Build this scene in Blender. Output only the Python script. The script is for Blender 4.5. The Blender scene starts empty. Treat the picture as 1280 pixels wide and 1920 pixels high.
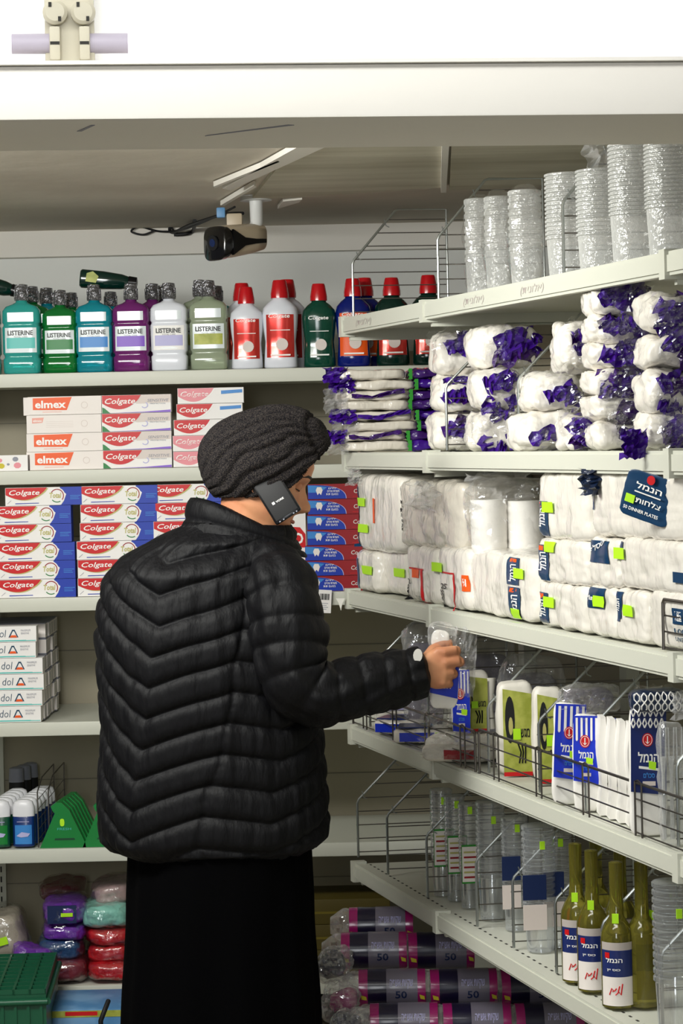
import bpy, bmesh, math, random
from mathutils import Vector, Matrix, noise
from mathutils.bvhtree import BVHTree
from math import sin, cos, pi, radians, sqrt, exp

# ------------------------------------------------------------------ camera
scene = bpy.context.scene
COL = scene.collection
F = 4533.0                 # focal length in pixels for a 1280x1920 frame (85 mm lens)
ROLL = 0.022
CZ = 1.55
HY = 828.0                 # row of the horizon at the centre of the frame
cr, sr = cos(ROLL), sin(ROLL)
cd = bpy.data.cameras.new('camera')
cd.lens = F*36.0/1920.0
cd.sensor_width = 36.0
cd.sensor_fit = 'AUTO'
cd.shift_y = -(960.0-HY)/1920.0
cd.clip_end = 60
cd.dof.use_dof = False
cam = bpy.data.objects.new('camera', cd)
COL.objects.link(cam)
mw = Matrix(((cr, sr, 0, 0), (0, 0, -1, 0), (-sr, cr, 0, CZ), (0, 0, 0, 1)))
cam.matrix_world = mw
scene.camera = cam

def W(px, py, Y):
    xc = (px-640.0)/F; yc = -(py-HY)/F
    return Vector((Y*(xc*cr+yc*sr), Y, CZ+Y*(-xc*sr+yc*cr)))

# ------------------------------------------------------------------ world, lamps, exposure
scene.view_settings.view_transform = 'Standard'
scene.view_settings.look = 'None'
scene.view_settings.gamma = 1.0
scene.view_settings.use_curve_mapping = False
scene.view_settings.exposure = 0.0
wd = bpy.data.worlds.new('shop_air'); scene.world = wd
wd.use_nodes = True
wd.node_tree.nodes['Background'].inputs[0].default_value = (0.93, 0.97, 1.0, 1)
wd.node_tree.nodes['Background'].inputs[1].default_value = 0.10

def area(name, loc, target, sx, sy, power, col=(1, 1, 1)):
    l = bpy.data.lights.new(name, 'AREA'); l.shape = 'RECTANGLE'; l.size = sx; l.size_y = sy
    l.energy = power; l.color = col
    o = bpy.data.objects.new(name, l); COL.objects.link(o)
    o.location = loc
    o.rotation_euler = (Vector(target)-Vector(loc)).to_track_quat('-Z', 'Y').to_euler()
    return o
area('ceiling_tube_light', (-1.05, 4.20, 2.13), (-0.15, 5.75, 0.7), 1.5, 0.25, 52, (1.0, 1.0, 0.95))
area('beam_fill_light', (-0.6, 2.15, 2.66), (-0.6, 3.3, 2.0), 2.4, 0.3, 26, (1.0, 1.0, 0.97))  # added fill that brightens the beam face, not a fitting of the shop
area('entrance_light', (-0.60, -0.9, 2.05), (0.0, 5.6, 1.3), 0.75, 1.5, 40, (0.95, 0.98, 1.0))

# ------------------------------------------------------------------ materials
def lin(h):
    h = h.lstrip('#')
    r = [int(h[i:i+2], 16)/255 for i in (0, 2, 4)]
    return tuple(((c/12.92) if c <= 0.04045 else ((c+0.055)/1.055)**2.4) for c in r)+(1,)
M = {}
def mat(name, col, rough=0.5, metal=0.0, coat=0.0, trans=0.0, bump=None, noise_col=None, sheen=0, ior=1.45, alpha=1.0, emit=None, spec=0.5):
    m = bpy.data.materials.new(name); m.use_nodes = True
    nt = m.node_tree; b = nt.nodes['Principled BSDF']
    b.inputs['Base Color'].default_value = lin(col)
    b.inputs['Roughness'].default_value = rough
    b.inputs['Metallic'].default_value = metal
    b.inputs['Coat Weight'].default_value = coat
    b.inputs['Coat Roughness'].default_value = 0.12
    b.inputs['Transmission Weight'].default_value = trans
    b.inputs['IOR'].default_value = ior
    b.inputs['Alpha'].default_value = alpha
    b.inputs['Specular IOR Level'].default_value = spec
    if sheen:
        b.inputs['Sheen Weight'].default_value = sheen
    tc = None
    if bump or noise_col:
        tc = nt.nodes.new('ShaderNodeTexCoord')
    if bump:                                   # (scale, strength, distance, stretch)
        sc, st, di = bump[:3]
        mp = nt.nodes.new('ShaderNodeMapping'); nt.links.new(tc.outputs['Object'], mp.inputs[0])
        if len(bump) > 3: mp.inputs['Scale'].default_value = bump[3]
        nz = nt.nodes.new('ShaderNodeTexNoise'); nz.inputs['Scale'].default_value = sc; nz.inputs['Detail'].default_value = 3
        nt.links.new(mp.outputs[0], nz.inputs['Vector'])
        bp = nt.nodes.new('ShaderNodeBump'); bp.inputs['Strength'].default_value = st; bp.inputs['Distance'].default_value = di
        nt.links.new(nz.outputs['Fac'], bp.inputs['Height'])
        nt.links.new(bp.outputs[0], b.inputs['Normal'])
        if coat: nt.links.new(bp.outputs[0], b.inputs['Coat Normal'])
    if noise_col:                              # (other colour, scale, low, high, stretch)
        mp = nt.nodes.new('ShaderNodeMapping'); nt.links.new(tc.outputs['Object'], mp.inputs[0])
        if len(noise_col) > 4: mp.inputs['Scale'].default_value = noise_col[4]
        nz = nt.nodes.new('ShaderNodeTexNoise'); nz.inputs['Scale'].default_value = noise_col[1]; nz.inputs['Detail'].default_value = 3
        nt.links.new(mp.outputs[0], nz.inputs['Vector'])
        rp = nt.nodes.new('ShaderNodeValToRGB')
        rp.color_ramp.elements[0].position = noise_col[2]; rp.color_ramp.elements[0].color = lin(col)
        rp.color_ramp.elements[1].position = noise_col[3]; rp.color_ramp.elements[1].color = lin(noise_col[0])
        nt.links.new(nz.outputs['Fac'], rp.inputs[0]); nt.links.new(rp.outputs[0], b.inputs['Base Color'])
    if emit:
        b.inputs['Emission Color'].default_value = lin(col); b.inputs['Emission Strength'].default_value = emit
    M[name] = m
    return m

def film(name, col, fac, rough=0.08, bump=(60, 0.6, 0.004), milky=0.0, edge=0.4):
    """thin clear plastic: mostly see-through, glossy streaks, optionally milky"""
    m = bpy.data.materials.new(name); m.use_nodes = True
    nt = m.node_tree; nt.nodes.clear()
    out = nt.nodes.new('ShaderNodeOutputMaterial')
    mix = nt.nodes.new('ShaderNodeMixShader'); tr = nt.nodes.new('ShaderNodeBsdfTransparent')
    gl = nt.nodes.new('ShaderNodeBsdfGlossy'); gl.inputs['Color'].default_value = lin(col); gl.inputs['Roughness'].default_value = rough
    df = nt.nodes.new('ShaderNodeBsdfDiffuse'); df.inputs['Color'].default_value = lin(col)
    m2 = nt.nodes.new('ShaderNodeMixShader'); m2.inputs[0].default_value = milky
    lw = nt.nodes.new('ShaderNodeLayerWeight'); lw.inputs[0].default_value = 0.35
    mr = nt.nodes.new('ShaderNodeMapRange'); mr.inputs[3].default_value = fac; mr.inputs[4].default_value = min(1, fac+edge)
    tc = nt.nodes.new('ShaderNodeTexCoord'); nz = nt.nodes.new('ShaderNodeTexNoise')
    nz.inputs['Scale'].default_value = bump[0]; nz.inputs['Detail'].default_value = 2
    bp = nt.nodes.new('ShaderNodeBump'); bp.inputs['Strength'].default_value = bump[1]; bp.inputs['Distance'].default_value = bump[2]
    nt.links.new(tc.outputs['Object'], nz.inputs['Vector']); nt.links.new(nz.outputs['Fac'], bp.inputs['Height'])
    nt.links.new(bp.outputs[0], gl.inputs['Normal']); nt.links.new(bp.outputs[0], lw.inputs['Normal'])
    nt.links.new(gl.outputs[0], m2.inputs[1]); nt.links.new(df.outputs[0], m2.inputs[2])
    nt.links.new(lw.outputs['Facing'], mr.inputs[0]); nt.links.new(mr.outputs[0], mix.inputs[0])
    nt.links.new(tr.outputs[0], mix.inputs[1]); nt.links.new(m2.outputs[0], mix.inputs[2]); nt.links.new(mix.outputs[0], out.inputs[0])
    M[name] = m

mat('shelf_paint', '#cdcec1', 0.45, bump=(300, 0.05, 0.001))
mat('shelf_back', '#a59d88', 0.6, bump=(200, 0.05, 0.001))
mat('panel_seam', '#7c786b', 0.7)
mat('seam_dark', '#2a2925', 0.8)
mat('wall_paint', '#e9eae6', 0.85, bump=(30, 0.15, 0.003))
mat('ceiling_paint', '#e2dacb', 0.9, bump=(12, 0.3, 0.006), noise_col=('#cfc6b6', 1.6, 0.4, 0.7))
mat('panel_paint', '#dcd7c4', 0.8, bump=(12, 0.3, 0.006), noise_col=('#c4bea8', 3.0, 0.4, 0.65, (0.4, 3, 1)))
mat('beam_paint', '#efebe3', 0.8, bump=(25, 0.2, 0.003))
mat('strip_white', '#f4f0e6', 0.6)
mat('floor_tile', '#b5ad9c', 0.35, noise_col=('#7a7468', 6, 0.4, 0.6))
mat('wire', '#a9adaa', 0.28, metal=0.9)
mat('wire_dark', '#6d6862', 0.33, metal=0.9)
mat('white_plastic', '#eceae2', 0.4)
mat('socket_plastic', '#bbb5a2', 0.5)
mat('reflector', '#ffffff', 0.6)
mat('lamp_glass', '#fbfaff', 0.4, emit=1.5)
mat('lamp_end', '#a9a2b0', 0.5)
mat('black_plastic', '#0b0b0e', 0.25)
mat('black_matte', '#111113', 0.6)
mat('card_white', '#efece9', 0.45)
mat('card_cream', '#ece4de', 0.45)
mat('ink_orange', '#ee5a12', 0.45)
mat('ink_pale_orange', '#eaa596', 0.45)
mat('ink_pale', '#d9cdc6', 0.45)
mat('ink_red', '#c90f16', 0.4)
mat('ink_darkred', '#96121c', 0.4)
mat('ink_white', '#f6f4f0', 0.45)
mat('ink_blue', '#1537a8', 0.4)
mat('ink_lightblue', '#3b86cf', 0.4)
mat('ink_navy', '#16264f', 0.35)
mat('ink_teal', '#12405c', 0.35)
mat('ink_violet', '#8358c8', 0.4)
mat('ink_green', '#127a33', 0.4)
mat('ink_mint', '#4fbcb4', 0.4)
mat('ink_gold', '#bdb66e', 0.4)
mat('ink_grey', '#8d8f9b', 0.5)
mat('ink_black', '#191a1c', 0.4)
mat('ink_royal', '#1230c0', 0.35)
mat('ink_olive', '#9aa23c', 0.45, noise_col=('#b9bd5a', 30, 0.4, 0.6))
mat('ink_pink', '#e58f98', 0.45)
mat('ink_lilac', '#b7b4de', 0.45)
mat('ink_grey_print', '#b5aca6', 0.45)
mat('sticker', '#b4ec1e', 0.5)
mat('sky_blue_card', '#4f86b8', 0.45, noise_col=('#7aa6cf', 9, 0.4, 0.6))
mat('yellow_card', '#c8b81c', 0.5)
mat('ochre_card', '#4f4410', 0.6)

# ------------------------------------------------------------------ mesh builder
_txt = {}
def text_geo(s, shear=0.0, bold=0.0):
    k = (s, shear, bold)
    if k in _txt: return _txt[k]
    c = bpy.data.curves.new('t', 'FONT'); c.body = s; c.shear = shear; c.offset = bold; c.resolution_u = 2
    c.align_x = 'LEFT'
    o = bpy.data.objects.new('t', c); COL.objects.link(o)
    dg = bpy.context.evaluated_depsgraph_get(); dg.update()
    me = o.evaluated_get(dg).to_mesh()
    vs = [v.co.copy() for v in me.vertices]; fs = [list(p.vertices) for p in me.polygons]
    o.evaluated_get(dg).to_mesh_clear()
    bpy.data.objects.remove(o); bpy.data.curves.remove(c)
    if vs:
        x0 = min(v.x for v in vs); x1 = max(v.x for v in vs); y0 = min(v.y for v in vs); y1 = max(v.y for v in vs)
        w = max(1e-6, x1-x0); h = max(1e-6, y1-y0)
        vs = [((v.x-x0)/w, (v.y-y0)/h) for v in vs]
    _txt[k] = (vs, fs)
    return _txt[k]

class MB:
    def __init__(s): s.v = []; s.f = []; s.m = []; s.mats = []; s.X = None
    def mi(s, name):
        if name not in s.mats: s.mats.append(name)
        return s.mats.index(name)
    def add(s, vs, fs, m):
        n = len(s.v)
        for v in vs:
            v = Vector(v)
            s.v.append(s.X @ v if s.X is not None else v)
        i = s.mi(m)
        for f in fs: s.f.append([n+k for k in f]); s.m.append(i)
    def box(s, x0, y0, z0, x1, y1, z1, m, b=0.0):
        if b <= 0:
            vs = [(x, y, z) for z in (z0, z1) for y in (y0, y1) for x in (x0, x1)]
            s.add(vs, [(0, 2, 3, 1), (4, 5, 7, 6), (0, 1, 5, 4), (2, 6, 7, 3), (0, 4, 6, 2), (1, 3, 7, 5)], m)
        else:
            bm = bmesh.new(); bmesh.ops.create_cube(bm, size=1)
            for v in bm.verts:
                v.co = Vector(((x0+x1)/2+v.co.x*(x1-x0), (y0+y1)/2+v.co.y*(y1-y0), (z0+z1)/2+v.co.z*(z1-z0)))
            bmesh.ops.bevel(bm, geom=bm.edges[:], offset=b, segments=2, affect='EDGES', profile=0.6)
            s.add([v.co for v in bm.verts], [[v.index for v in f.verts] for f in bm.faces], m); bm.free()
    def prism(s, pts, a, b, m, axis='y'):
        """closed outline extruded from a to b"""
        n = len(pts)
        def P(p, t):
            return (p[0], t, p[1]) if axis == 'y' else ((t, p[0], p[1]) if axis == 'x' else (p[0], p[1], t))
        vs = [P(p, a) for p in pts]+[P(p, b) for p in pts]
        fs = [list(range(n)), list(range(2*n-1, n-1, -1))]+[(i, i+n, (i+1) % n+n, (i+1) % n) for i in range(n)]
        s.add(vs, fs, m)
    def tube(s, pts, r, m, n=8, closed=False):
        pts = [Vector(p) for p in pts]; vs = []; fs = []
        rr = r if isinstance(r, (list, tuple)) else [r]*len(pts)
        N = len(pts); up = None
        for i, p in enumerate(pts):
            if closed: d = pts[(i+1) % N]-pts[i-1]
            else: d = pts[min(i+1, N-1)]-pts[max(i-1, 0)]
            d.normalize()
            if up is None:
                up = Vector((0, 0, 1)) if abs(d.z) < 0.9 else Vector((1, 0, 0))
            a = up-d*up.dot(d)
            if a.length < 1e-5: a = d.orthogonal()
            a.normalize(); up = a; b = d.cross(a)
            for k in range(n):
                t = 2*pi*k/n; vs.append(p+(a*cos(t)+b*sin(t))*rr[i])
        for i in range(N if closed else N-1):
            j = (i+1) % N
            for k in range(n): fs.append((i*n+k, i*n+(k+1) % n, j*n+(k+1) % n, j*n+k))
        if not closed: fs += [list(range(n-1, -1, -1)), list(range((N-1)*n, N*n))]
        s.add(vs, fs, m)
    def loft(s, rings, m, cap=True):
        n = len(rings[0]); vs = [p for r in rings for p in r]; fs = []
        for i in range(len(rings)-1):
            for k in range(n): fs.append((i*n+k, i*n+(k+1) % n, (i+1)*n+(k+1) % n, (i+1)*n+k))
        if cap: fs += [list(range(n-1, -1, -1)), list(range((len(rings)-1)*n, len(rings)*n))]
        s.add(vs, fs, m)
    def sup(s, secs, m, n=32, c=(0, 0), cap=True):
        """stack of superellipse sections (z, half width, half depth, exponent)"""
        rings = []
        for z, a, b, e in secs:
            r = []
            for k in range(n):
                t = 2*pi*k/n; ct, st = cos(t), sin(t)
                r.append((c[0]+a*math.copysign(abs(ct)**(2/e), ct), c[1]+b*math.copysign(abs(st)**(2/e), st), z))
            rings.append(r)
        s.loft(rings, m, cap)
    def lathe(s, prof, m, n=24, c=(0, 0)):
        s.sup([(z, r, r, 2) for r, z in prof], m, n, c)
    def poly(s, pts, y, m):
        """flat face in the x-z plane facing -y"""
        s.add([(p[0], y, p[1]) for p in pts], [list(range(len(pts)))], m)
    def text(s, t, x, z, w, h, y, m, shear=0.0, bold=0.02, rot=0, mirror=False):
        vs, fs = text_geo(t, shear, bold)
        ca, sa = cos(radians(rot)), sin(radians(rot)); out = []
        for u, v in vs:
            if mirror: u = 1-u
            a, b = u*w, v*h
            out.append((x+a*ca-b*sa, y, z+a*sa+b*ca))
        s.add(out, fs, m)
    def mesh(s, name, smooth=True, angle=40):
        me = bpy.data.meshes.new(name)
        me.from_pydata([tuple(v) for v in s.v], [], s.f)
        for k in s.mats: me.materials.append(M[k])
        me.polygons.foreach_set('material_index', s.m)
        if smooth:
            me.polygons.foreach_set('use_smooth', [True]*len(me.polygons))
            me.update(); me.set_sharp_from_angle(angle=radians(angle))
        me.update()
        return me
    def build(s, name, parent=None, loc=(0, 0, 0), rot=0, smooth=True, angle=40):
        return place(name, s.mesh(name, smooth, angle), parent, loc, rot)

def place(name, me, parent=None, loc=(0, 0, 0), rot=0):
    o = bpy.data.objects.new(name, me); COL.objects.link(o)
    o.location = loc; o.rotation_euler = (0, 0, rot) if not isinstance(rot, (tuple, list)) else rot
    if parent is not None: o.parent = parent
    return o
def tag(o, label=None, cat=None, group=None, kind=None):
    if label: o['label'] = label
    if cat: o['category'] = cat
    if group: o['group'] = group
    if kind: o['kind'] = kind
    return o
def thing(name, label, cat, loc=(0, 0, 0), rot=0, group=None):
    o = place(name, None, None, loc, rot)
    o.empty_display_size = 0.05
    return tag(o, label, cat, group)
def dup(root, loc, rot=0, label=None, group=None):
    r = root.copy(); COL.objects.link(r); r.location = loc
    r.rotation_euler = (0, 0, rot) if not isinstance(rot, (tuple, list)) else rot
    if label: r['label'] = label
    if group: r['group'] = group
    for ch in list(root.children):
        c = ch.copy(); COL.objects.link(c); c.parent = r
        for g in ch.children:
            d = g.copy(); COL.objects.link(d); d.parent = c
    return r
def struct(name, mb, parent=None, **k):
    o = mb.build(name, parent, **k)
    if parent is None: o['kind'] = 'structure'
    return o

# ------------------------------------------------------------------ layout numbers
YB = 6.296                                      # front of the back unit
YW = 6.78                                       # its back panel
BZ = [1.745, 1.492, 1.160, 0.836, 0.506, 0.148] # its shelves
P0 = Vector((0.0066, 5.941)); DD = Vector((0.2667, -0.9638)); CC = Vector((0.993, 0.118))
RZ = [1.853, 1.523, 1.185, 0.852, 0.514, 0.15]
RDEP = 0.46
def R(t, c, z=0.0):
    return Vector((P0.x+DD.x*t+CC.x*c, P0.y+DD.y*t+CC.y*c, z))
def onR(px, py, c):
    xc = (px-640.0)/F; yc = -(py-HY)/F
    k = xc*cr+yc*sr
    t = (k*(P0.y+CC.y*c)-P0.x-CC.x*c)/(DD.x-k*DD.y)
    return t, R(t, c)
CA = math.atan2(CC.y, CC.x)                     # turn of things standing on the right-hand unit

# ------------------------------------------------------------------ the room
b = MB(); b.box(-4.2, -2.5, -0.05, 3.2, 7.1, 0, 'floor_tile'); struct('floor', b)
b = MB(); b.box(-4.2, 7.0, 0, 3.2, 7.1, 2.9, 'wall_paint'); struct('wall_back', b)
b = MB(); b.box(3.1, -2.5, 0, 3.2, 7.0, 2.9, 'wall_paint'); struct('wall_right', b)
b = MB(); b.box(-4.2, 4.3, 2.175, 3.1, 7.0, 2.75, 'ceiling_paint'); struct('ceiling', b)
b = MB(); b.box(-4.2, -2.5, 2.75, 3.1, 4.3, 2.85, 'wall_paint'); o = struct('ceiling', b)
# moulding where the low ceiling meets the back wall
b = MB(); b.prism([(6.95, 2.10), (6.95, 2.175), (7.0, 2.175), (7.0, 2.10)], -4.2, 3.1, 'beam_paint', 'x'); struct('trim_1', b)
# flat panel and loose strips on the ceiling
def ceil_pt(px, py, z=2.17):
    xc = (px-640.0)/F; yc = -(py-HY)/F
    zz = -xc*sr+yc*cr
    Y = (z-CZ)/zz
    return Vector((Y*(xc*cr+yc*sr), Y, z))
def ceil_poly(name, pts, m, z0, z1):
    q = [ceil_pt(x, y) for x, y in pts]
    b = MB(); b.prism([(p.x, p.y) for p in q], z0, z1, m, 'z'); return struct(name, b)
ceil_poly('trim_2', [(560, 262), (836, 262), (826, 348), (470, 372)], 'panel_paint', 2.165, 2.174)
ceil_poly('trim_3', [(846, 258), (1200, 262), (1120, 336), (842, 350)], 'panel_paint', 2.160, 2.174)
ceil_poly('trim_4', [(566, 262), (620, 262), (432, 349), (417, 346)], 'strip_white', 2.160, 2.172)
ceil_poly('trim_5', [(476, 340), (480, 343), (420, 379), (413, 378)], 'strip_white', 2.160, 2.172)
ceil_poly('trim_6', [(400, 342), (520, 293), (524, 295), (402, 345)], 'strip_white', 2.160, 2.172)
ceil_poly('trim_7', [(530, 372), (566, 368), (560, 374), (520, 386)], 'strip_white', 2.162, 2.172)
ceil_poly('trim_8', [(828, 250), (842, 250), (836, 350), (826, 350)], 'beam_paint', 2.155, 2.172)

# ------------------------------------------------------------------ beam with the tube luminaire
BE = radians(5.5)
def beam_obj(): return dict(loc=(0.0, 3.27, 0), rot=BE)
b = MB()
b.box(-2.2, -0.16, 1.967, 0.62, 0.16, 2.036, 'beam_paint', 0.004)
b.box(-2.2, -0.170, 2.0362, 0.62, 0.10, 2.041, 'beam_paint')
b.box(-2.2, -0.02, 2.041, 0.62, 0.14, 2.6, 'reflector')
# trowel scars on the underside
b.prism([(-0.175, 0.012), (-0.062, -0.092), (-0.070, -0.096), (-0.172, 0.004)], 1.9662, 1.9675, 'ink_grey', 'z')
b.prism([(-0.340, -0.05), (-0.322, -0.11), (-0.327, -0.11), (-0.346, -0.05)], 1.9662, 1.9675, 'ink_grey', 'z')
struct('trim_9', b, **beam_obj())
lum = thing('tube_luminaire', 'white luminaire with two glowing tubes meeting above the plastered beam', 'ceiling lamp', (0.0, 3.27, 0), BE)
b = MB(); b.box(-1.75, -0.065, 2.0415, 0.60, -0.021, 2.052, 'reflector', 0.003)
b.box(-1.75, -0.035, 2.052, 0.60, -0.021, 2.60, 'reflector'); b.build('reflector', lum)
XM = -0.352
for s, x1 in ((-1, -1.72), (1, 0.58)):
    b = MB(); xa = XM+s*0.013
    b.tube([(xa+s*0.062, -0.10, 2.074), (x1, -0.10, 2.074)], 0.0125, 'lamp_glass', 16)
    tb = b.build('tube', lum)
    b = MB(); b.tube([(xa+s*0.012, -0.10, 2.074), (xa+s*0.062, -0.10, 2.074)], 0.0132, 'lamp_end', 16)
    b.build('tube_cap', tb)
    b = MB(); b.box(min(xa, xa+s*0.012)-0.001, -0.118, 2.050, max(xa, xa+s*0.012)+0.001, -0.03, 2.094, 'socket_plastic', 0.003)
    b.box(xa+s*0.006-0.006, -0.1185, 2.070, xa+s*0.006+0.006, -0.117, 2.074, 'seam_dark')
    b.build('lampholder', lum)
    b = MB(); cx = XM+s*0.018
    b.lathe([(0.016, 0), (0.016, 0.012), (0.012, 0.016), (0.0, 0.0165)], 'socket_plastic', 20)
    for k in (0.6, 3.7): b.box(cos(k+pi/2)*0.011-0.002, sin(k+pi/2)*0.011-0.003, 0.0145, cos(k+pi/2)*0.011+0.002, sin(k+pi/2)*0.011+0.003, 0.0172, 'seam_dark')
    b.build('socket_rosette', lum, (cx, -0.105, 2.112), (pi/2, 0, 0))
b = MB(); b.box(XM-0.032, -0.104, 2.041, XM+0.032, -0.03, 2.20, 'socket_plastic', 0.003); b.build('socket_bracket', lum)

# ------------------------------------------------------------------ back shelf unit
bu = thing('shelf_unit', 'pale grey metal shelf unit along the back wall behind the person', 'shelf', (0, 0, 0))
for z in BZ:
    b = MB()
    b.box(-1.6, YB+0.02, z-0.030, 1.25, YW-0.005, z-0.004, 'shelf_paint')
    b.box(-1.6, YB, z-0.036, 1.25, YB+0.02, z, 'shelf_paint', 0.004)
    b.build('shelf', bu)
b = MB(); b.box(-1.6, YW, 0.02, 1.25, YW+0.03, 1.80, 'shelf_back'); 
for z in (0.33, 0.62, 0.98, 1.30, 1.62): b.box(-1.6, YW-0.0015, z, 1.25, YW, z+0.002, 'panel_seam')
b.build('back_panel', bu)
for x in (W(-2, 1700, YW).x, 0.78):
    b = MB(); b.box(x-0.025, YW-0.025, 0.0, x+0.025, YW-0.0005, 1.80, 'shelf_paint')
    for k in range(60):
        for q in (-0.012, 0.012): b.box(x+q-0.002, YW-0.0262, 0.06+k*0.028, x+q+0.002, YW-0.0248, 0.076+k*0.028, 'seam_dark')
    b.build('upright', bu)

# ------------------------------------------------------------------ right-hand shelf unit
ru = thing('shelf_unit', 'angled pale grey shelf unit running toward the right with wire dividers', 'shelf', (0, 0, 0))
SEG = [(0.0, 0.665), (0.665, 2.005), (2.005, 2.62)]
def quadbox(b, t0, t1, c0, c1, z0, z1, m):
    q = [R(t0, c0), R(t1, c0), R(t1, c1), R(t0, c1)]
    b.prism([(p.x, p.y) for p in reversed(q)], z0, z1, m, 'z')
for z in RZ:
    for t0, t1 in SEG:
        b = MB()
        quadbox(b, t0+0.002, t1-0.002, 0.018, RDEP, z-0.028, z-0.002, 'shelf_paint')
        # rolled front lip: slanted price rail face
        for (zz0, zz1, c0) in ((z-0.040, z-0.034, 0.004), (z-0.034, z-0.006, 0.0), (z-0.006, z, 0.003)):
            quadbox(b, t0+0.002, t1-0.002, c0, 0.019, zz0, zz1, 'shelf_paint')
        n = int((t1-t0)/0.0333)
        if z < 0.6:
            for k in range(n):                      # row of punched slots behind the lip
                t = t0+0.02+k*0.0333
                quadbox(b, t, t+0.010, 0.034, 0.038, z-0.0021, z-0.0012, 'seam_dark')
        sh = b.build('shelf', ru)
        b = MB()                                    # end bracket cap covering the joint
        quadbox(b, t0-0.014, t0+0.010, -0.004, 0.03, z-0.046, z+0.004, 'shelf_paint')
        quadbox(b, t0-0.008, t0+0.003, 0.02, RDEP, z-0.055, z-0.012, 'shelf_paint')
        b.build('bracket', sh)
b = MB(); quadbox(b, -0.01, 2.62, RDEP, RDEP+0.03, 0.02, 1.90, 'shelf_back'); b.build('back_panel', ru)
for t in (0.0, 0.665, 2.005):
    b = MB(); quadbox(b, t-0.02, t+0.02, RDEP-0.03, RDEP-0.0005, 0, 1.9, 'shelf_paint'); b.build('upright', ru)
# hand-written price marks on the top rail and on the lowest ones
def rail_text(b, s, t, z, w, h, m='ink_grey_print', bold=0.0):
    vs, fs = text_geo(s, 0.2, bold); out = []
    for u, v in vs:
        out.append(R(t+u*w, -0.0006, z+v*h))
    b.add(out, fs, m)
for i, s in enumerate(('(אלונית)'[::-1].replace('(', '{').replace(')', '(').replace('{', ')'), )*3):
    b = MB(); rail_text(b, s, (0.13, 0.95, 1.30)[i], RZ[0]-0.030, 0.13, 0.020)
    b.build('price_marking', ru)
# ------------------------------------------------------------------ goods on the back unit
ORD = ['topmost', 'second from the top', 'third from the top', 'fourth from the top', 'fifth from the top', 'sixth from the top', 'seventh from the top', 'eighth from the top']
def ordl(i, n):
    if i == n-1: return 'lowest'
    return ORD[i]

def swoosh(b, x0, x1, z0, z1, y, m, rim=None):
    """red banner with a curved lower edge and a point at the upper right"""
    pts = [(x0, z1), (x1, z1)]
    for k in range(0, 15):
        t = k/14
        pts.append((x1-(x1-x0)*(1.0*t), z1-(z1-z0)*(sin(pi*(0.5*t+0.5*t**0.75)*0.82)**0.9 if t > 0 else 0)))
    pts.append((x0, z0+(z1-z0)*0.42))
    if rim:
        b.poly([(p[0]+0.0035, p[1]-0.0018) for p in pts], y+0.0003, rim)
    b.poly(pts, y, m)

def box_total():
    w, h, d = 0.199, 0.0478, 0.045
    b = MB(); b.box(0, 0, 0.0004, w, d, h-0.0004, 'card_white')
    b.box(w*0.72, -0.0002, 0.0004, w+0.0002, d, h-0.0004, 'ink_blue')
    pts = [(w*0.56, 0.001), (w*0.60, 0.001)]
    b.poly([(w*0.60, 0.001), (w*0.73, 0.001), (w*0.77, h*0.25), (w*0.80, h*0.6), (w*0.70, h-0.001), (w*0.6, h-0.001)], -0.0006, 'card_white')
    swoosh(b, 0.001, w*0.55, h*0.32, h-0.001, -0.0012, 'ink_red', 'ink_gold')
    b.text('Colgate', 0.010, h*0.50, w*0.40, h*0.36, -0.0018, 'ink_white', 0.25, 0.012)
    cx, cz = w*0.68, h*0.52
    b.poly([(cx+0.021*cos(t*pi/12), cz+0.021*sin(t*pi/12)) for t in range(24)], -0.0010, 'card_white')
    for r0, r1, a0, a1, m in ((0.0155, 0.018, -40, 150, 'ink_darkred'), (0.0155, 0.018, -140, -60, 'ink_green')):
        n = 14; o = [(cx+r1*cos(radians(a0+(a1-a0)*k/n)), cz+r1*sin(radians(a0+(a1-a0)*k/n))) for k in range(n+1)]
        i = [(cx+r0*cos(radians(a0+(a1-a0)*k/n)), cz+r0*sin(radians(a0+(a1-a0)*k/n))) for k in range(n+1)]
        for k in range(n): b.poly([o[k], i[k], i[k+1], o[k+1]], -0.0014, m)
    b.text('Total', cx-0.020, cz-0.006, 0.031, 0.014, -0.0018, 'ink_gold', 0.1, 0.03)
    b.poly([(w*0.13, h*0.10), (w*0.44, h*0.12), (w*0.44, h*0.155), (w*0.13, h*0.145)], -0.0012, 'ink_blue')
    b.poly([(w*0.03, h*0.12), (w*0.08, h*0.3), (w*0.075, h*0.31), (w*0.025, h*0.13)], -0.0012, 'ink_grey')
    for k, ww in enumerate((0.14, 0.11, 0.12)):
        b.box(w*0.85, -0.0006, h*(0.50-0.09*k), w*(0.85+ww), 0, h*(0.53-0.09*k), 'ink_lightblue')
    return b.mesh('toothpaste_box_blue_end', False)
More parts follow.
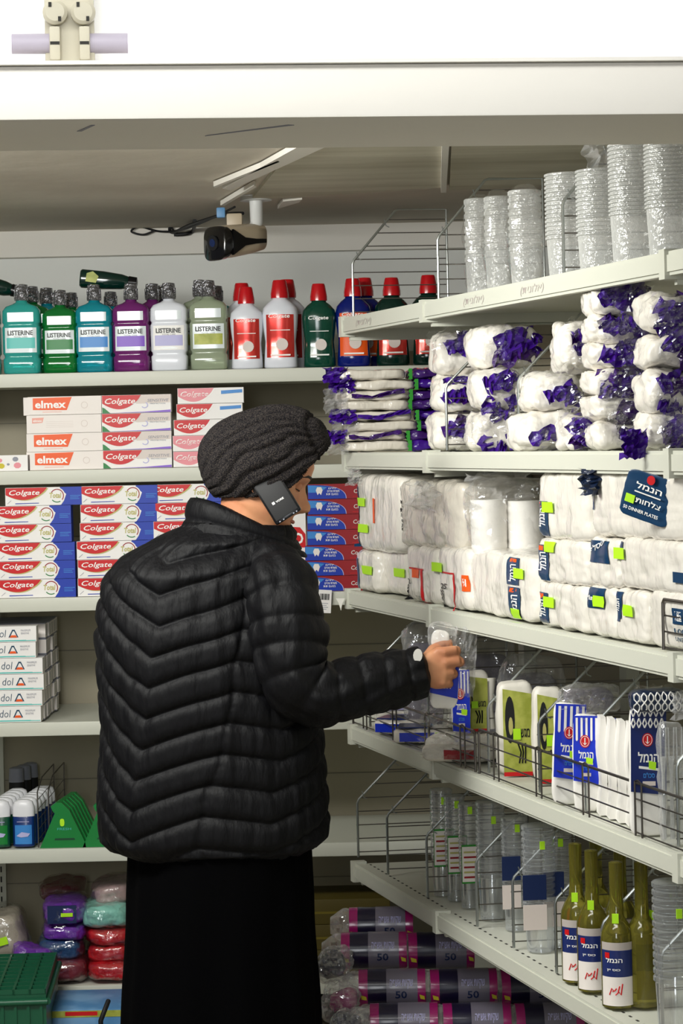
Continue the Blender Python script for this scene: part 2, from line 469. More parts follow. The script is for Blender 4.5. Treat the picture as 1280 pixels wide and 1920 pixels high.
def box_sens():
    w, h, d = 0.180, 0.0478, 0.045
    b = MB(); b.box(0, 0, 0.0004, w, d, h-0.0004, 'card_white')
    b.poly([(w*0.40, h-0.001), (w-0.001, h-0.001), (w-0.001, h*0.55), (w*0.5, h*0.5)], -0.0004, 'ink_pale')
    swoosh(b, 0.001, w*0.57, h*0.22, h-0.001, -0.0012, 'ink_red', None)
    b.text('Colgate', 0.008, h*0.42, w*0.44, h*0.40, -0.0018, 'ink_white', 0.25, 0.012)
    b.text('SENSITIVE', w*0.66, h*0.60, w*0.31, h*0.15, -0.0012, 'ink_grey', 0.2, 0.0)
    b.text('PROTECTION', w*0.70, h*0.46, w*0.22, h*0.07, -0.0012, 'ink_grey', 0.0, 0.0)
    n = 10
    for k in range(n):
        a0, a1 = -150+k*22, -150+(k+1)*22
        b.poly([(w*0.62+r*cos(radians(a)), h*0.42+r*0.9*sin(radians(a))) for r, a in ((0.009, a0), (0.009, a1), (0.0065, a1), (0.0065, a0))], -0.0012, 'ink_lilac')
    b.poly([(0.001, h*0.02), (w*0.12, h*0.02), (w*0.04, h*0.28), (0.001, h*0.34)], -0.0016, 'ink_green')
    b.poly([(w*0.10, h*0.03), (w-0.001, h*0.02), (w-0.001, h*0.15), (w*0.6, h*0.06)], -0.0012, 'ink_violet')
    return b.mesh('toothpaste_box_violet_edge', False)
def box_blueleaf(faded=False):
    w, h, d = 0.172, 0.0410, 0.045
    b = MB(); b.box(0, 0, 0.0004, w, d, h-0.0004, 'card_white')
    swoosh(b, 0.001, w*0.55, h*0.12, h-0.001, -0.0012, 'ink_pink' if faded else 'ink_red', 'ink_white')
    b.text('Colgate', 0.008, h*0.36, w*0.42, h*0.42, -0.0018, 'ink_white', 0.25, 0.012)
    if faded: b.text('Colgate', 0.010, h*0.36, w*0.40, h*0.36, -0.0022, 'ink_pink', 0.25, -0.01)
    b.poly([(w*0.66, h*0.58), (w*0.98, h*0.66), (w*0.98, h*0.86), (w*0.66, h*0.80)], -0.0012, 'ink_lightblue')
    return b.mesh('toothpaste_box_faded' if faded else 'toothpaste_box_blue_flash', False)
def box_elmex(back=False):
    w, h, d = 0.192, 0.0478, 0.045
    b = MB(); b.box(0, 0, 0.0004, w, d, h-0.0004, 'card_cream')
    if not back:
        b.poly([(w*0.07, h*0.28), (w*0.53, h*0.24), (w*0.60, h*0.95), (w*0.07, h*0.92)], -0.0006, 'ink_orange')
        b.text('elmex', w*0.10, h*0.36, w*0.42, h*0.42, -0.0012, 'ink_white', 0, 0.03)
        b.poly([(w*0.2, h*0.14), (w*0.46, h*0.14), (w*0.46, h*0.17), (w*0.2, h*0.17)], -0.0006, 'ink_pale_orange')
    else:
        b.poly([(w*0.06, h*0.55), (w*0.20, h*0.58), (w*0.22, h*0.86), (w*0.06, h*0.84)], -0.0006, 'ink_pale_orange')
        b.text('elmex', w*0.075, h*0.62, w*0.12, h*0.14, -0.0012, 'ink_white', 0, 0.02)
        for k in range(4): b.box(w*0.25, -0.0006, h*(0.62-0.1*k), w*0.62, 0, h*(0.635-0.1*k), 'ink_pale')
    cx, cz = w*0.77, h*0.5
    for k in range(12):
        a0, a1 = k*30, k*30+30
        b.poly([(cx+r*cos(radians(a)), cz+r*sin(radians(a))) for r, a in ((0.009, a0), (0.009, a1), (0.0075, a1), (0.0075, a0))], -0.0012, 'ink_pale')
    return b.mesh('toothpaste_box_back' if back else 'toothpaste_box_orange', False)
def box_dol():
    w, h, d = 0.192, 0.0415, 0.045
    b = MB(); b.box(0, 0, 0.0004, w, d, h-0.0004, 'card_white')
    b.box(0.002, -0.0006, h*0.06, w*0.86, 0, h*0.13, 'ink_mint')
    b.box(w*0.86, -0.0004, h*0.06, w*0.99, 0, h*0.11, 'ink_mint')
    b.text('dol', w*0.44, h*0.32, w*0.15, h*0.46, -0.0012, 'ink_teal', 0.15, -0.01)
    cx = w*0.69
    for p, q in (((-0.013, 0.0), (-0.003, 0.020)), ((0.013, 0.0), (0.003, 0.020))):
        b.poly([(cx+p[0], h*0.30), (cx+p[0]*0.75, h*0.30), (cx+q[0]*0.5, h*0.30+0.017), (cx+q[0], h*0.30+0.020)], -0.0012, 'ink_teal')
    b.poly([(cx-0.004, h*0.3+0.020), (cx+0.004, h*0.3+0.020), (cx+0.003, h*0.3+0.0165), (cx-0.003, h*0.3+0.0165)], -0.0013, 'ink_teal')
    b.poly([(cx-0.010, h*0.29), (cx+0.010, h*0.29), (cx+0.006, h*0.29+0.006), (cx-0.006, h*0.29+0.006)], -0.0014, 'ink_orange')
    b.text('MAXIMUM', w*0.79, h*0.66, w*0.13, h*0.13, -0.0012, 'ink_grey', 0, 0)
    b.text('SENSITIVE', w*0.79, h*0.48, w*0.11, h*0.12, -0.0012, 'ink_grey', 0, 0)
    return b.mesh('toothpaste_box_aqua_edge', False)
def box_kids():
    w, h, d = 0.150, 0.0398, 0.040
    b = MB(); b.box(0, 0, 0.0004, w, d, h-0.0004, 'ink_darkred')
    pts = [(0.001, 0.001)]+[(w*0.64*(1-cos(pi/2*(1+k/12))*-1)*1.0 if False else w*0.66*sin(pi/2*(1-k/14))**0.8, 0.001+(h*0.92)*sin(pi/2*k/14)**0.8) for k in range(15)]
    b.poly([(p[0]+0.002, p[1]) for p in pts], -0.0005, 'ink_lilac')
    b.poly(pts, -0.0009, 'ink_blue')
    b.poly([(0.001, h*0.45), (w*0.22, h*0.45), (w*0.34, h*0.8), (w*0.12, h*0.90), (0.001, h*0.92)], -0.0012, 'ink_lightblue')
    # small white tooth shape
    b.poly([(w*0.17, h*0.28), (w*0.20, h*0.42), (w*0.23, h*0.28), (w*0.26, h*0.60), (w*0.235, h*0.80), (w*0.165, h*0.80), (w*0.14, h*0.60)], -0.0016, 'card_cream')
    for k, s in enumerate(('ילדים', 'משחת שיניים', 'בטעם תות')):
        b.text(s[::-1], w*(0.36-0.02*k), h*(0.66-0.20*k), w*(0.14+0.07*(k > 0)), h*0.13, -0.0016, 'ink_white', 0, 0.01)
    b.text('Co', w*0.80, h*0.36, w*0.12, h*0.28, -0.0012, 'ink_pale', 0.1, 0.02)
    b.box(w*0.78, -0.0006, h*0.12, w*0.95, 0, h*0.16, 'ink_red')
    return b.mesh('toothpaste_box_children', False)

me_total, me_sens, me_leaf, me_faded = box_total(), box_sens(), box_blueleaf(), box_blueleaf(True)
me_elm, me_elmb, me_dol, me_kids = box_elmex(), box_elmex(True), box_dol(), box_kids()
rng = random.Random(4)
def put_box(me, px, z, label, group, c=0.012, name='toothpaste_box'):
    y = YB+c+rng.random()*0.004
    zc = HY+720*(CZ-z)
    o = place(name, me, None, (W(px, zc, y).x, y, z), radians(rng.uniform(-0.6, 0.6)))
    return tag(o, label, 'toothpaste box', group)
# third shelf: columns of red-swoosh boxes
for xs, nm in (((10, -10, -9, -3, -2, -1), 'left column'), ((152, 151, 150, 144, 146, 146), 'middle column'), ((280, 291, 288, 289, 290, 290), 'column half hidden by the jacket')):
    for i, px in enumerate(xs):
        z = BZ[2]+0.0005+(5-i)*0.0480
        put_box(me_total, px, z, '%s red, white and blue toothpaste box, %s of the third shelf' % (ordl(i, 6), nm) if nm != 'column half hidden by the jacket' else '%s red and white toothpaste box of the column behind the jacket collar' % ordl(i, 6), 'red and blue toothpaste boxes on the third shelf')
# ...children's boxes right of the face
for i in range(7):
    put_box(me_kids, 577-(i > 1)*1-(i > 3)*4, BZ[2]+0.0005+(6-i)*0.0400, '%s blue and dark red toothpaste box, stack right of the face' % ordl(i, 7), 'blue and dark red toothpaste boxes')
b = MB(); b.box(0, 0, 0, 0.095, 0.05, 0.212, 'card_white'); b.poly([(0.010, 0.115), (0.094, 0.115), (0.094, 0.150), (0.080, 0.168), (0.055, 0.170), (0.030, 0.150)], -0.0006, 'ink_red')
b.text('Co', 0.050, 0.124, 0.038, 0.030, -0.0012, 'ink_white', 0, 0.03, mirror=True)
b.box(0.01, -0.0005, 0.02, 0.085, 0, 0.08, 'ink_grey')
o = b.build('toothbrush_box', None, (W(505, 1000, YB+0.02).x, YB+0.02, BZ[2]+0.0005), 0, False)
tag(o, 'upright white carton with a red patch seen just under the chin', 'box')
# second shelf
for i, (px, m) in enumerate(((52, me_elm), (52, me_elmb), (54, me_elm), (56, me_elm))):
    o = put_box(m, px, BZ[1]+0.0005+(3-i)*0.0480, ('%s white toothpaste box with orange logo, stack at upper left' % ordl(i, 4)) if i != 1 else 'cream toothpaste box with small pale orange logo, second in its stack', 'orange and white toothpaste boxes')
o = put_box(me_elmb, 44, BZ[1]+0.0005+3*0.048, 'white toothpaste box peeking out behind the orange topmost box', 'orange and white toothpaste boxes', 0.066)
for k in range(3):
    put_box(me_elmb, 50, BZ[1]+0.0005+k*0.048, ['lowest', 'middle', 'upper'][k]+' white toothpaste box in the row behind the orange stack', 'orange and white toothpaste boxes behind', 0.066)
for i, px in enumerate((191, 191, 192, 193)):
    put_box(me_sens, px, BZ[1]+0.0005+(3-i)*0.0480, '%s red swoosh toothpaste box with violet edge and green corner' % ordl(i, 4), 'violet-edged toothpaste boxes')
for i, (px, m) in enumerate(((333, me_faded), (331, me_leaf), (326, me_leaf), (324, me_faded), (325, me_faded))):
    lab = ['faded red toothpaste box on top of the stack above the turban', 'bright red toothpaste box with blue flash just left of the turban, upper one', 'bright red toothpaste box just left of the turban, lower one', 'washed-out pink toothpaste box beside the turban, upper one', 'washed-out pink toothpaste box beside the turban, on the shelf'][i]
    put_box(m, px, BZ[1]+0.0005+(4-i)*0.0412, lab, 'toothpaste boxes beside the turban')
b = MB(); b.box(0, 0, 0, 0.095, 0.06, 0.041, 'card_white')
for x, z, w, m in ((0.015, 0.022, 0.014, 'ink_pink'), (0.017, 0.006, 0.018, 'yellow_card'), (0.055, 0.024, 0.016, 'ink_grey'), (0.058, 0.006, 0.02, 'ink_pink'), (0.04, 0.014, 0.008, 'ink_grey')):
    b.poly([(x+w/2+w/2*cos(t*pi/4+0.3), z+w*0.4+w*0.4*sin(t*pi/4+0.3)) for t in range(8)], -0.0006, m)
o = b.build('small_carton', None, (W(-16, 880, YB+0.012).x, YB+0.012, BZ[1]+0.0005), 0, False)
tag(o, 'small low white carton with coloured cartoon spots left of the orange stack', 'box')
# fourth shelf: aqua-edged boxes, columns running back
for i, px in enumerate((68, 67, 80, 82, 79, 77)):
    z = BZ[3]+0.0005+(5-i)*0.0418
    put_box(me_dol, px-138, z, '%s white toothpaste box with aqua stripe, stack at left edge' % ordl(i, 6), 'aqua-striped toothpaste boxes, front stack')
b = MB(); b.box(0, 0, 0.0004, 0.192, 0.045, 0.0411, 'ink_grey'); b.box(0.004, -0.001, 0.003, 0.1923, 0.043, 0.0385, 'card_cream')
for k in (0, 1): b.box(0.1918, 0.008+k*0.018, 0.006, 0.1926, 0.012+k*0.018, 0.036, 'ink_teal')
me_dolb = b.mesh('toothpaste_box_end', False)
for j in range(1, 7):
    for i in range(6 if j > 1 else 4):
        y = YB+0.012+j*0.052
        o = place('toothpaste_box', me_dolb, None, (W(-50, 1300, YB).x-0.012+rng.uniform(-0.004, 0.004), y, BZ[3]+0.0005+i*0.0418), 0)
        tag(o, 'toothpaste box in row %d behind the aqua-striped front stack, %s' % (j+1, ['on the shelf', 'second up', 'third up', 'fourth up', 'fifth up', 'sixth up'][i]), 'toothpaste box', 'toothpaste boxes receding behind the front stack')
# fourth shelf, right: flat carton
b = MB(); b.box(0, 0, 0, 0.15, 0.12, 0.032, 'card_white'); b.box(0.02, -0.0006, 0.002, 0.10, 0, 0.016, 'ink_blue'); b.box(0.05, -0.0007, 0.017, 0.09, 0, 0.031, 'ink_lightblue')
b.box(0.10, -0.0006, 0.012, 0.149, 0, 0.031, 'ink_pink')
for k in range(4):
    o = place('flat_carton', b.mesh('flat_carton', False) if k == 0 else me_fc, None, (W(621, 1230, YB).x, YB+0.015, BZ[3]+0.0005+k*0.0325)); me_fc = o.data
    tag(o, ['lowest', 'second', 'third', 'topmost'][k]+' flat white carton with blue print in the pile behind the sleeve', 'box', 'flat cartons behind the sleeve')

# ------------------------------------------------------------------ bottles
mat('liq_teal', '#45cfc6', 0.08, trans=0.55, coat=0.4)
mat('liq_green', '#128a3c', 0.08, trans=0.45, coat=0.4)
mat('liq_cyan', '#16a6b8', 0.08, trans=0.45, coat=0.4)
mat('liq_violet', '#8a2f86', 0.08, trans=0.45, coat=0.4)
mat('liq_pale', '#c9d6b8', 0.08, trans=0.55, coat=0.4)
mat('bottle_white', '#e3e6ee', 0.25, coat=0.4)
mat('bottle_green', '#0a4a38', 0.12, trans=0.2, coat=0.6)
mat('bottle_blue', '#0a1f7a', 0.12, trans=0.2, coat=0.6)
mat('bottle_darkgreen', '#062f26', 0.12, trans=0.2, coat=0.6)
mat('cap_red', '#c4121c', 0.25, coat=0.5)
mat('cap_smoke', '#8a8a8e', 0.10, metal=0.8, bump=(90, 1.0, 0.01))
mat('foil_red', '#e04038', 0.2, metal=0.5, coat=0.6)
mat('lab_white', '#dfe8ea', 0.18, coat=0.8)
def label_patch(b, secs, z0, z1, half, m, off=0.0008, n=14, e=4.0):
    """label following the front of a superellipse bottle"""
    def dims(z):
        for (za, a1, b1, e1), (zb, a2, b2, e2) in zip(secs, secs[1:]):
            if za <= z <= zb and zb > za:
                t = (z-za)/(zb-za); return a1+(a2-a1)*t, b1+(b2-b1)*t, e1
        return secs[-1][1:]
    vs = []; fs = []; R_ = 8
    for j in range(R_+1):
        z = z0+(z1-z0)*j/R_; a, d, e = dims(z)
        for k in range(n+1):
            x = half*(2*k/n-1); x = max(-a*0.98, min(a*0.98, x))
            y = -d*(max(0, 1-abs(x/a)**e))**(1/e)
            vs.append((x, y-off, z))
    for j in range(R_):
        for k in range(n): fs.append((j*(n+1)+k, j*(n+1)+k+1, (j+1)*(n+1)+k+1, (j+1)*(n+1)+k))
    b.add(vs, fs, m)
def mouthwash(liq, lab1, lab2, cap='cap_smoke', clear=True, txt='LISTERINE'):
    e = 4.5
    secs = [(0.0, 0.044, 0.028, e), (0.003, 0.048, 0.031, e), (0.038, 0.049, 0.032, e), (0.043, 0.045, 0.029, e), (0.049, 0.046, 0.030, e), (0.053, 0.049, 0.032, e),
            (0.122, 0.050, 0.032, e), (0.126, 0.047, 0.030, e), (0.131, 0.047, 0.030, e), (0.134, 0.050, 0.032, e), (0.165, 0.049, 0.032, e), (0.176, 0.042, 0.028, 3.5),
            (0.183, 0.024, 0.022, 2.5), (0.188, 0.0155, 0.0155, 2), (0.196, 0.0150, 0.0150, 2)]
    b = MB(); b.sup(secs, liq, 40); bottle = b
    lb = MB()
    label_patch(lb, secs, 0.055, 0.120, 0.041, lab1)
    label_patch(lb, secs, 0.066, 0.094, 0.037, lab2, 0.0014)
    label_patch(lb, secs, 0.136, 0.160, 0.034, 'lab_white', 0.0008)
    lb.text(txt, -0.034, 0.100, 0.066, 0.013, -0.0345, 'ink_black', 0.0, 0.03)
    lb.text('TOTAL CARE', -0.018, 0.094, 0.036, 0.004, -0.0345, 'ink_grey', 0, 0)
    for k in range(3): lb.box(-0.024+0.004*k, -0.0342, 0.058+0.002*k, 0.024-0.004*k, -0.0338, 0.059+0.002*k, 'lab_white')
    c = MB(); c.lathe([(0.019, 0.192), (0.0195, 0.200), (0.0175, 0.228), (0.0165, 0.234), (0.006, 0.236)], cap, 24)
    for k in range(12):
        a = k*pi/6; c.box(cos(a)*0.0185-0.001, sin(a)*0.0185-0.001, 0.196, cos(a)*0.0185+0.001, sin(a)*0.0185+0.001, 0.222, cap)
    return bottle, lb, c
def colg(body, lab, cap='cap_red'):
    secs = [(0.0, 0.040, 0.028, 2.6), (0.004, 0.044, 0.031, 2.6), (0.030, 0.043, 0.030, 2.6), (0.070, 0.040, 0.027, 2.6), (0.110, 0.045, 0.030, 2.6), (0.140, 0.047, 0.031, 2.6),
            (0.158, 0.044, 0.029, 2.5), (0.172, 0.032, 0.025, 2.2), (0.180, 0.021, 0.020, 2), (0.188, 0.019, 0.019, 2)]
    b = MB(); b.sup(secs, body, 40)
    lb = MB(); label_patch(lb, secs, 0.028, 0.140, 0.036, lab)
    lb.text('Colgate', -0.030, 0.128, 0.056, 0.013, -0.0335, 'ink_white', 0.15, 0.02)
    lb.poly([(0.004+0.016*cos(t*pi/8), 0.062+0.016*sin(t*pi/8)) for t in range(16)], -0.0305, 'ink_pale')
    lb.box(-0.026, -0.0335, 0.098, 0.026, -0.033, 0.100, 'ink_white')
    lb.box(-0.026, -0.0335, 0.032, 0.026, -0.0300, 0.036, 'ink_white')
    c = MB(); c.lathe([(0.0235, 0.184), (0.0235, 0.196), (0.0185, 0.226), (0.0165, 0.231), (0.006, 0.232)], cap, 24)
    return b, lb, c
def bottle(parts, label, px, z, dy, group, s=1.0, meshes={}, key=None):
    t = thing('mouthwash_bottle', label, 'bottle', (0, 0, 0), 0, group)
    if key not in meshes:
        meshes[key] = [parts[0].mesh('bottle_body', True, 60), parts[1].mesh('label', True, 40), parts[2].mesh('cap', True, 50)]
    for n, me in zip(('body', 'label', 'cap'), meshes[key]): place(n, me, t)
    y = YB+0.045+dy
    t.location = (W(px, 690, y).x, y, z+0.0005); t.scale = (s, s, s)
    return t
G1 = 'mouthwash bottles on the top back shelf'
kinds = {
 'teal': mouthwash('liq_teal', 'lab_white', 'ink_mint'), 'green': mouthwash('liq_green', 'lab_white', 'ink_green'),
 'cyan': mouthwash('liq_cyan', 'lab_white', 'ink_lightblue'), 'violet': mouthwash('liq_violet', 'lab_white', 'ink_violet'),
 'white': mouthwash('bottle_white', 'ink_white', 'ink_lilac'), 'pale': mouthwash('liq_pale', 'lab_white', 'ink_olive'),
 'cwhite': colg('bottle_white', 'foil_red'), 'cgreen': colg('bottle_green', 'bottle_green'), 'cblue': colg('bottle_blue', 'ink_orange'),
 'cdark': colg('bottle_darkgreen', 'foil_red')}
T = BZ[0]
for k, px, dy, s, lab in (
 ('teal', -32, 0, 1.0, 'teal mouthwash bottle cut off by the left edge of the picture'),
 ('teal', 43, 0, 1.0, 'teal mouthwash bottle with clear mint label, first whole one from left'),
 ('green', 115, 0.01, 0.93, 'green mouthwash bottle between the teal and the blue-green one'),
 ('cyan', 179, 0, 0.98, 'blue-green mouthwash bottle left of the purple one'),
 ('violet', 248, 0, 0.98, 'purple mouthwash bottle with violet label'),
 ('white', 319, 0, 0.98, 'opaque white mouthwash bottle with dark cap'),
 ('pale', 393, 0, 1.0, 'pale green clear mouthwash bottle right of the white one')):
    bottle(kinds[k], lab, px, T, dy, G1, s, key=k)
for k, px, dy, s, lab in (
 ('cwhite', 464, 0, 0.93, 'white bottle with red label and red cap, narrower left one'),
 ('cwhite', 527, 0, 1.0, 'white bottle with red label and red cap, broader right one'),
 ('cgreen', 600, 0, 0.95, 'dark green bottle with red cap left of the blue one'),
 ('cblue', 664, 0, 1.0, 'blue bottle with orange and white label and red cap'),
 ('cdark', 737, 0, 1.0, 'dark green bottle with red label right of the blue one'),
 ('cdark', 806, 0, 1.02, 'dark green bottle with red cap farthest right behind the wire divider')):
    bottle(kinds[k], lab, px, T, dy, G1, s, key=k)
for k, px, dy, s, lab in (
 ('cwhite', 456, 0.085, 1.0, 'second-row white bottle whose red cap shows behind the narrow white bottle'),
 ('cwhite', 541, 0.085, 1.03, 'second-row white bottle behind the broad white and red one'),
 ('cblue', 686, 0.085, 1.03, 'second-row blue bottle whose red cap shows behind the blue bottle'),
 ('pale', 378, 0.085, 1.03, 'second-row mouthwash bottle whose cap shows behind the pale green one'),
 ('teal', 408, 0.16, 0.98, 'second-row teal bottle peeking out right of the white one'),
 ('green', 62, 0.085, 1.0, 'second-row mouthwash bottle with dark cap behind the first teal one'),
 ('green', 136, 0.085, 0.92, 'second-row mouthwash bottle with dark cap behind the green one'),
 ('cyan', 210, 0.085, 0.92, 'second-row mouthwash bottle with dark cap behind the blue-green one'),
 ('violet', 288, 0.085, 1.0, 'second-row mouthwash bottle with dark cap behind the purple one'),
 ('cyan', 90, 0.16, 1.0, 'third-row mouthwash bottle deep behind the first teal one'),
 ('violet', 310, 0.16, 1.0, 'third-row mouthwash bottle deep behind the purple one')):
    bottle(kinds[k], lab, px, T, dy, 'second-row mouthwash bottles', s, key=k)
# bottles lying across the caps
def lying(px, py, dy, lab, tilt):
    y = YB+0.045+dy
    t = thing('mouthwash_bottle', lab, 'bottle', (0, 0, 0), 0, 'bottles lying across the caps')
    for n, m_, pr in (('body', 'bottle_darkgreen', [(0, 0.022, 0.022, 3), (0.004, 0.025, 0.026, 3), (0.06, 0.024, 0.025, 3), (0.11, 0.020, 0.022, 2.6), (0.125, 0.016, 0.016, 2), (0.13, 0.014, 0.014, 2)]),
                      ('cap', 'black_plastic', [(0.128, 0.017, 0.017, 2), (0.150, 0.015, 0.015, 2), (0.152, 0.006, 0.006, 2)])):
        b = MB(); b.sup(pr, m_, 28); b.build(n, t, (0, 0, 0), (0, pi/2, 0))
    b = MB(); b.poly([(-0.014+0.0, -0.012), (0.014, -0.014), (0.020, 0.004), (0.004, 0.016), (-0.012, 0.010)], 0, 'ink_olive'); b.build('label', t, (0.030, -0.0265, 0.004))
    p = W(px, py, y); t.location = p; t.rotation_euler = (0, radians(tilt), 0)
lying(151, 522, 0.09, 'dark bottle with a lime leaf lying over the caps above the blue-green one', 6)
lying(-66, 524, 0.09, 'dark bottle lying over the caps at the left edge', 14)

# ------------------------------------------------------------------ fifth back shelf: deodorants and green triangle packs
mat('cap_white', '#e6e6ea', 0.3)
mat('deo_blue', '#12306e', 0.3, coat=0.3)
mat('deo_green', '#0c4a34', 0.3, coat=0.3)
mat('plastic_green', '#087a34', 0.35, coat=0.2)
mat('plastic_darkgreen', '#0a4028', 0.4, coat=0.2)
def deo(body, spot):
    secs = [(0, 0.025, 0.014, 2.6), (0.003, 0.0285, 0.017, 2.6), (0.078, 0.029, 0.017, 2.6), (0.080, 0.0265, 0.016, 2.6)]
    b = MB(); b.sup(secs, body, 32); lb = MB(); label_patch(lb, secs, 0.008, 0.058, 0.022, spot)
    lb.box(-0.016, -0.0188, 0.066, 0.016, -0.0182, 0.0675, 'ink_lilac'); lb.poly([(-0.018, 0.030), (-0.004, 0.040), (0.018, 0.036), (0.012, 0.028), (-0.006, 0.026)], -0.0190, 'ink_lilac')
    c = MB(); c.sup([(0.080, 0.029, 0.017, 2.6), (0.105, 0.0285, 0.0168, 2.6), (0.118, 0.024, 0.0145, 2.4), (0.123, 0.014, 0.009, 2.2)], 'cap_white', 32)
    return [b.mesh('deodorant_body'), lb.mesh('deodorant_label'), c.mesh('deodorant_cap')]
rows = ((deo('deo_blue', 'ink_lightblue'), 41, 'blue and white deodorant', 7), (deo('deo_green', 'ink_green'), -5, 'green and white deodorant', 6))
NTH = ['at the front of its row', 'second in its row', 'third in its row', 'fourth in its row', 'fifth in its row', 'sixth in its row', 'seventh in its row']
for mes, px, nm, n in rows:
    for k in range(n):
        y = YB+0.05+k*0.042
        t = thing('deodorant_stick', '%s left of the green triangle packs, %s' % (nm, NTH[k]), 'deodorant', (W(px, 1590, YB).x+k*0.004, y, BZ[4]+0.0005), 0, nm+' row')
        for n2, me in zip(('body', 'label', 'cap'), mes): place(n2, me, t)
for k in range(3):
    b = MB(); b.sup([(0, 0.020, 0.016, 2.4), (0.08, 0.022, 0.018, 2.4), (0.13, 0.02, 0.016, 2.2)], 'black_matte', 24)
    b.sup([(0.131, 0.021, 0.017, 2.2), (0.168, 0.019, 0.015, 2.2), (0.172, 0.01, 0.008, 2)], 'ink_grey', 24)
    o = b.build('spray_bottle', None, (W(8+10*k, 1590, YB).x-0.01, YB+0.33+0.045*k, BZ[4]+0.0005)); tag(o, 'grey capped dark bottle deep behind the deodorants, '+NTH[k], 'bottle', 'grey capped bottles')
def tri_mesh():
    b = MB()
    out = [(0, 0), (0.120, 0), (0.118, 0.012), (0.078, 0.098), (0.058, 0.118), (0.044, 0.118), (0.030, 0.108), (0.034, 0.097), (0.040, 0.090), (0.006, 0.014)]
    b.prism(out, 0, 0.030, 'plastic_green')
    inn = [(0.02, 0.022), (0.10, 0.022), (0.066, 0.094), (0.052, 0.100)]
    b.poly([(0.038, 0.020), (0.092, 0.020), (0.090, 0.025), (0.040, 0.025)], -0.0008, 'plastic_darkgreen')
    b.text('FRESH', 0.046, 0.046, 0.036, 0.006, -0.0008, 'ink_mint', 0, 0)
    b.poly([(0.059+0.006*cos(t*pi/6), 0.066+(0.010 if sin(t*pi/6) > 0 else -0.010)*abs(sin(t*pi/6))**0.5) for t in range(12)], -0.0010, 'sticker')
    return b.mesh('triangle_pack', False)
me_tri = tri_mesh()
for px, g, n in ((74, 'left', 6), (154, 'right', 6)):
    for k in range(n):
        o = place('triangle_pack', me_tri, None, (W(px, 1590, YB).x+0.0035*k, YB+0.012+k*0.033, BZ[4]+0.0005))
        tag(o, 'green triangular plastic pack in the %s stack, %s' % ('left' if g == 'left' else 'half hidden right', NTH[k][:-len('row')]+'stack'), 'plastic pack', 'green triangular packs')
# thin wire partitions between the rows on the fifth shelf
for k, px in enumerate((70, 88)):
    b = MB(); x = 0
    b.tube([(0, 0, 0), (0, 0, 0.145), (0, 0.10, 0.17), (0, 0.36, 0.17), (0, 0.36, 0.0)], 0.0018, 'wire_dark', 6)
    for j in range(5): b.tube([(0, 0, 0.02+j*0.026), (0, 0.36, 0.02+j*0.026)], 0.0010, 'wire_dark', 5)
    o = b.build('wire_divider', None, (W(px, 1590, YB).x, YB+0.025+0.03*k, BZ[4]+0.0005)); tag(o, ['thin wire divider right of the blue deodorant', 'thin wire divider close left of the green triangle packs'][k], 'wire divider')
# ------------------------------------------------------------------ the person on the phone
mat('skin', '#c98f68', 0.5, bump=(250, 0.1, 0.001), noise_col=('#b97a58', 14, 0.42, 0.62))
mat('jacket_black', '#07070a', 0.6, bump=(60, 0.6, 0.006, (1.0, 1.0, 0.3)), spec=0.22)
mat('skirt_black', '#030304', 0.95, bump=(400, 0.2, 0.001), spec=0.05)
mat('turban_knit', '#141215', 0.9, spec=0.2, noise_col=('#37322f', 420, 0.45, 0.60), bump=(380, 1.0, 0.003))
mat('hair_dark', '#17100c', 0.6)
mat('eye_white', '#e4ddd4', 0.3)
mat('lip', '#a65d50', 0.45)
mat('shoe_black', '#0a0a0a', 0.4)
mat('cloth_lining', '#c9c6c0', 0.8)
mat('zip_metal', '#3a3a3e', 0.3, metal=0.8)
S_P = 900.0
YP = F/S_P                                    # distance of the person's plane
person = thing('person', 'person in black quilted jacket, long black skirt and dark turban, reaching to the shelf', 'person', (W(400, 1600, YP).x, YP, 0))
PI_ = person.location.copy()
def Pp(px, py, dy=0.0): return W(px, py, YP+dy)-PI_

# head -------------------------------------------------
def interp(tab, u):
    if u <= tab[0][0]: return tab[0][1]
    for (a, x), (b_, y) in zip(tab, tab[1:]):
        if u <= b_:
            t = (u-a)/(b_-a); t = t*t*(3-2*t); return x+(y-x)*t
    return tab[-1][1]
FR = [(-0.122, 0.045), (-0.115, 0.066), (-0.103, 0.080), (-0.090, 0.080), (-0.077, 0.072), (-0.064, 0.078), (-0.054, 0.077), (-0.040, 0.080), (-0.02, 0.082), (0.0, 0.081), (0.016, 0.080), (0.034, 0.090), (0.06, 0.092), (0.09, 0.078), (0.115, 0.045), (0.128, 0.0)]
BK = [(-0.122, 0.0), (-0.10, 0.010), (-0.08, 0.035), (-0.05, 0.072), (-0.02, 0.090), (0.03, 0.104), (0.07, 0.096), (0.10, 0.070), (0.128, 0.0)]
WD = [(-0.122, 0.018), (-0.110, 0.036), (-0.085, 0.050), (-0.05, 0.062), (-0.01, 0.069), (0.03, 0.075), (0.07, 0.072), (0.10, 0.052), (0.128, 0.002)]
NO = [(-0.048, 0.0), (-0.040, 0.008), (-0.034, 0.021), (-0.026, 0.032), (-0.016, 0.030), (0.0, 0.018), (0.014, 0.010), (0.026, 0.003), (0.034, 0.0)]
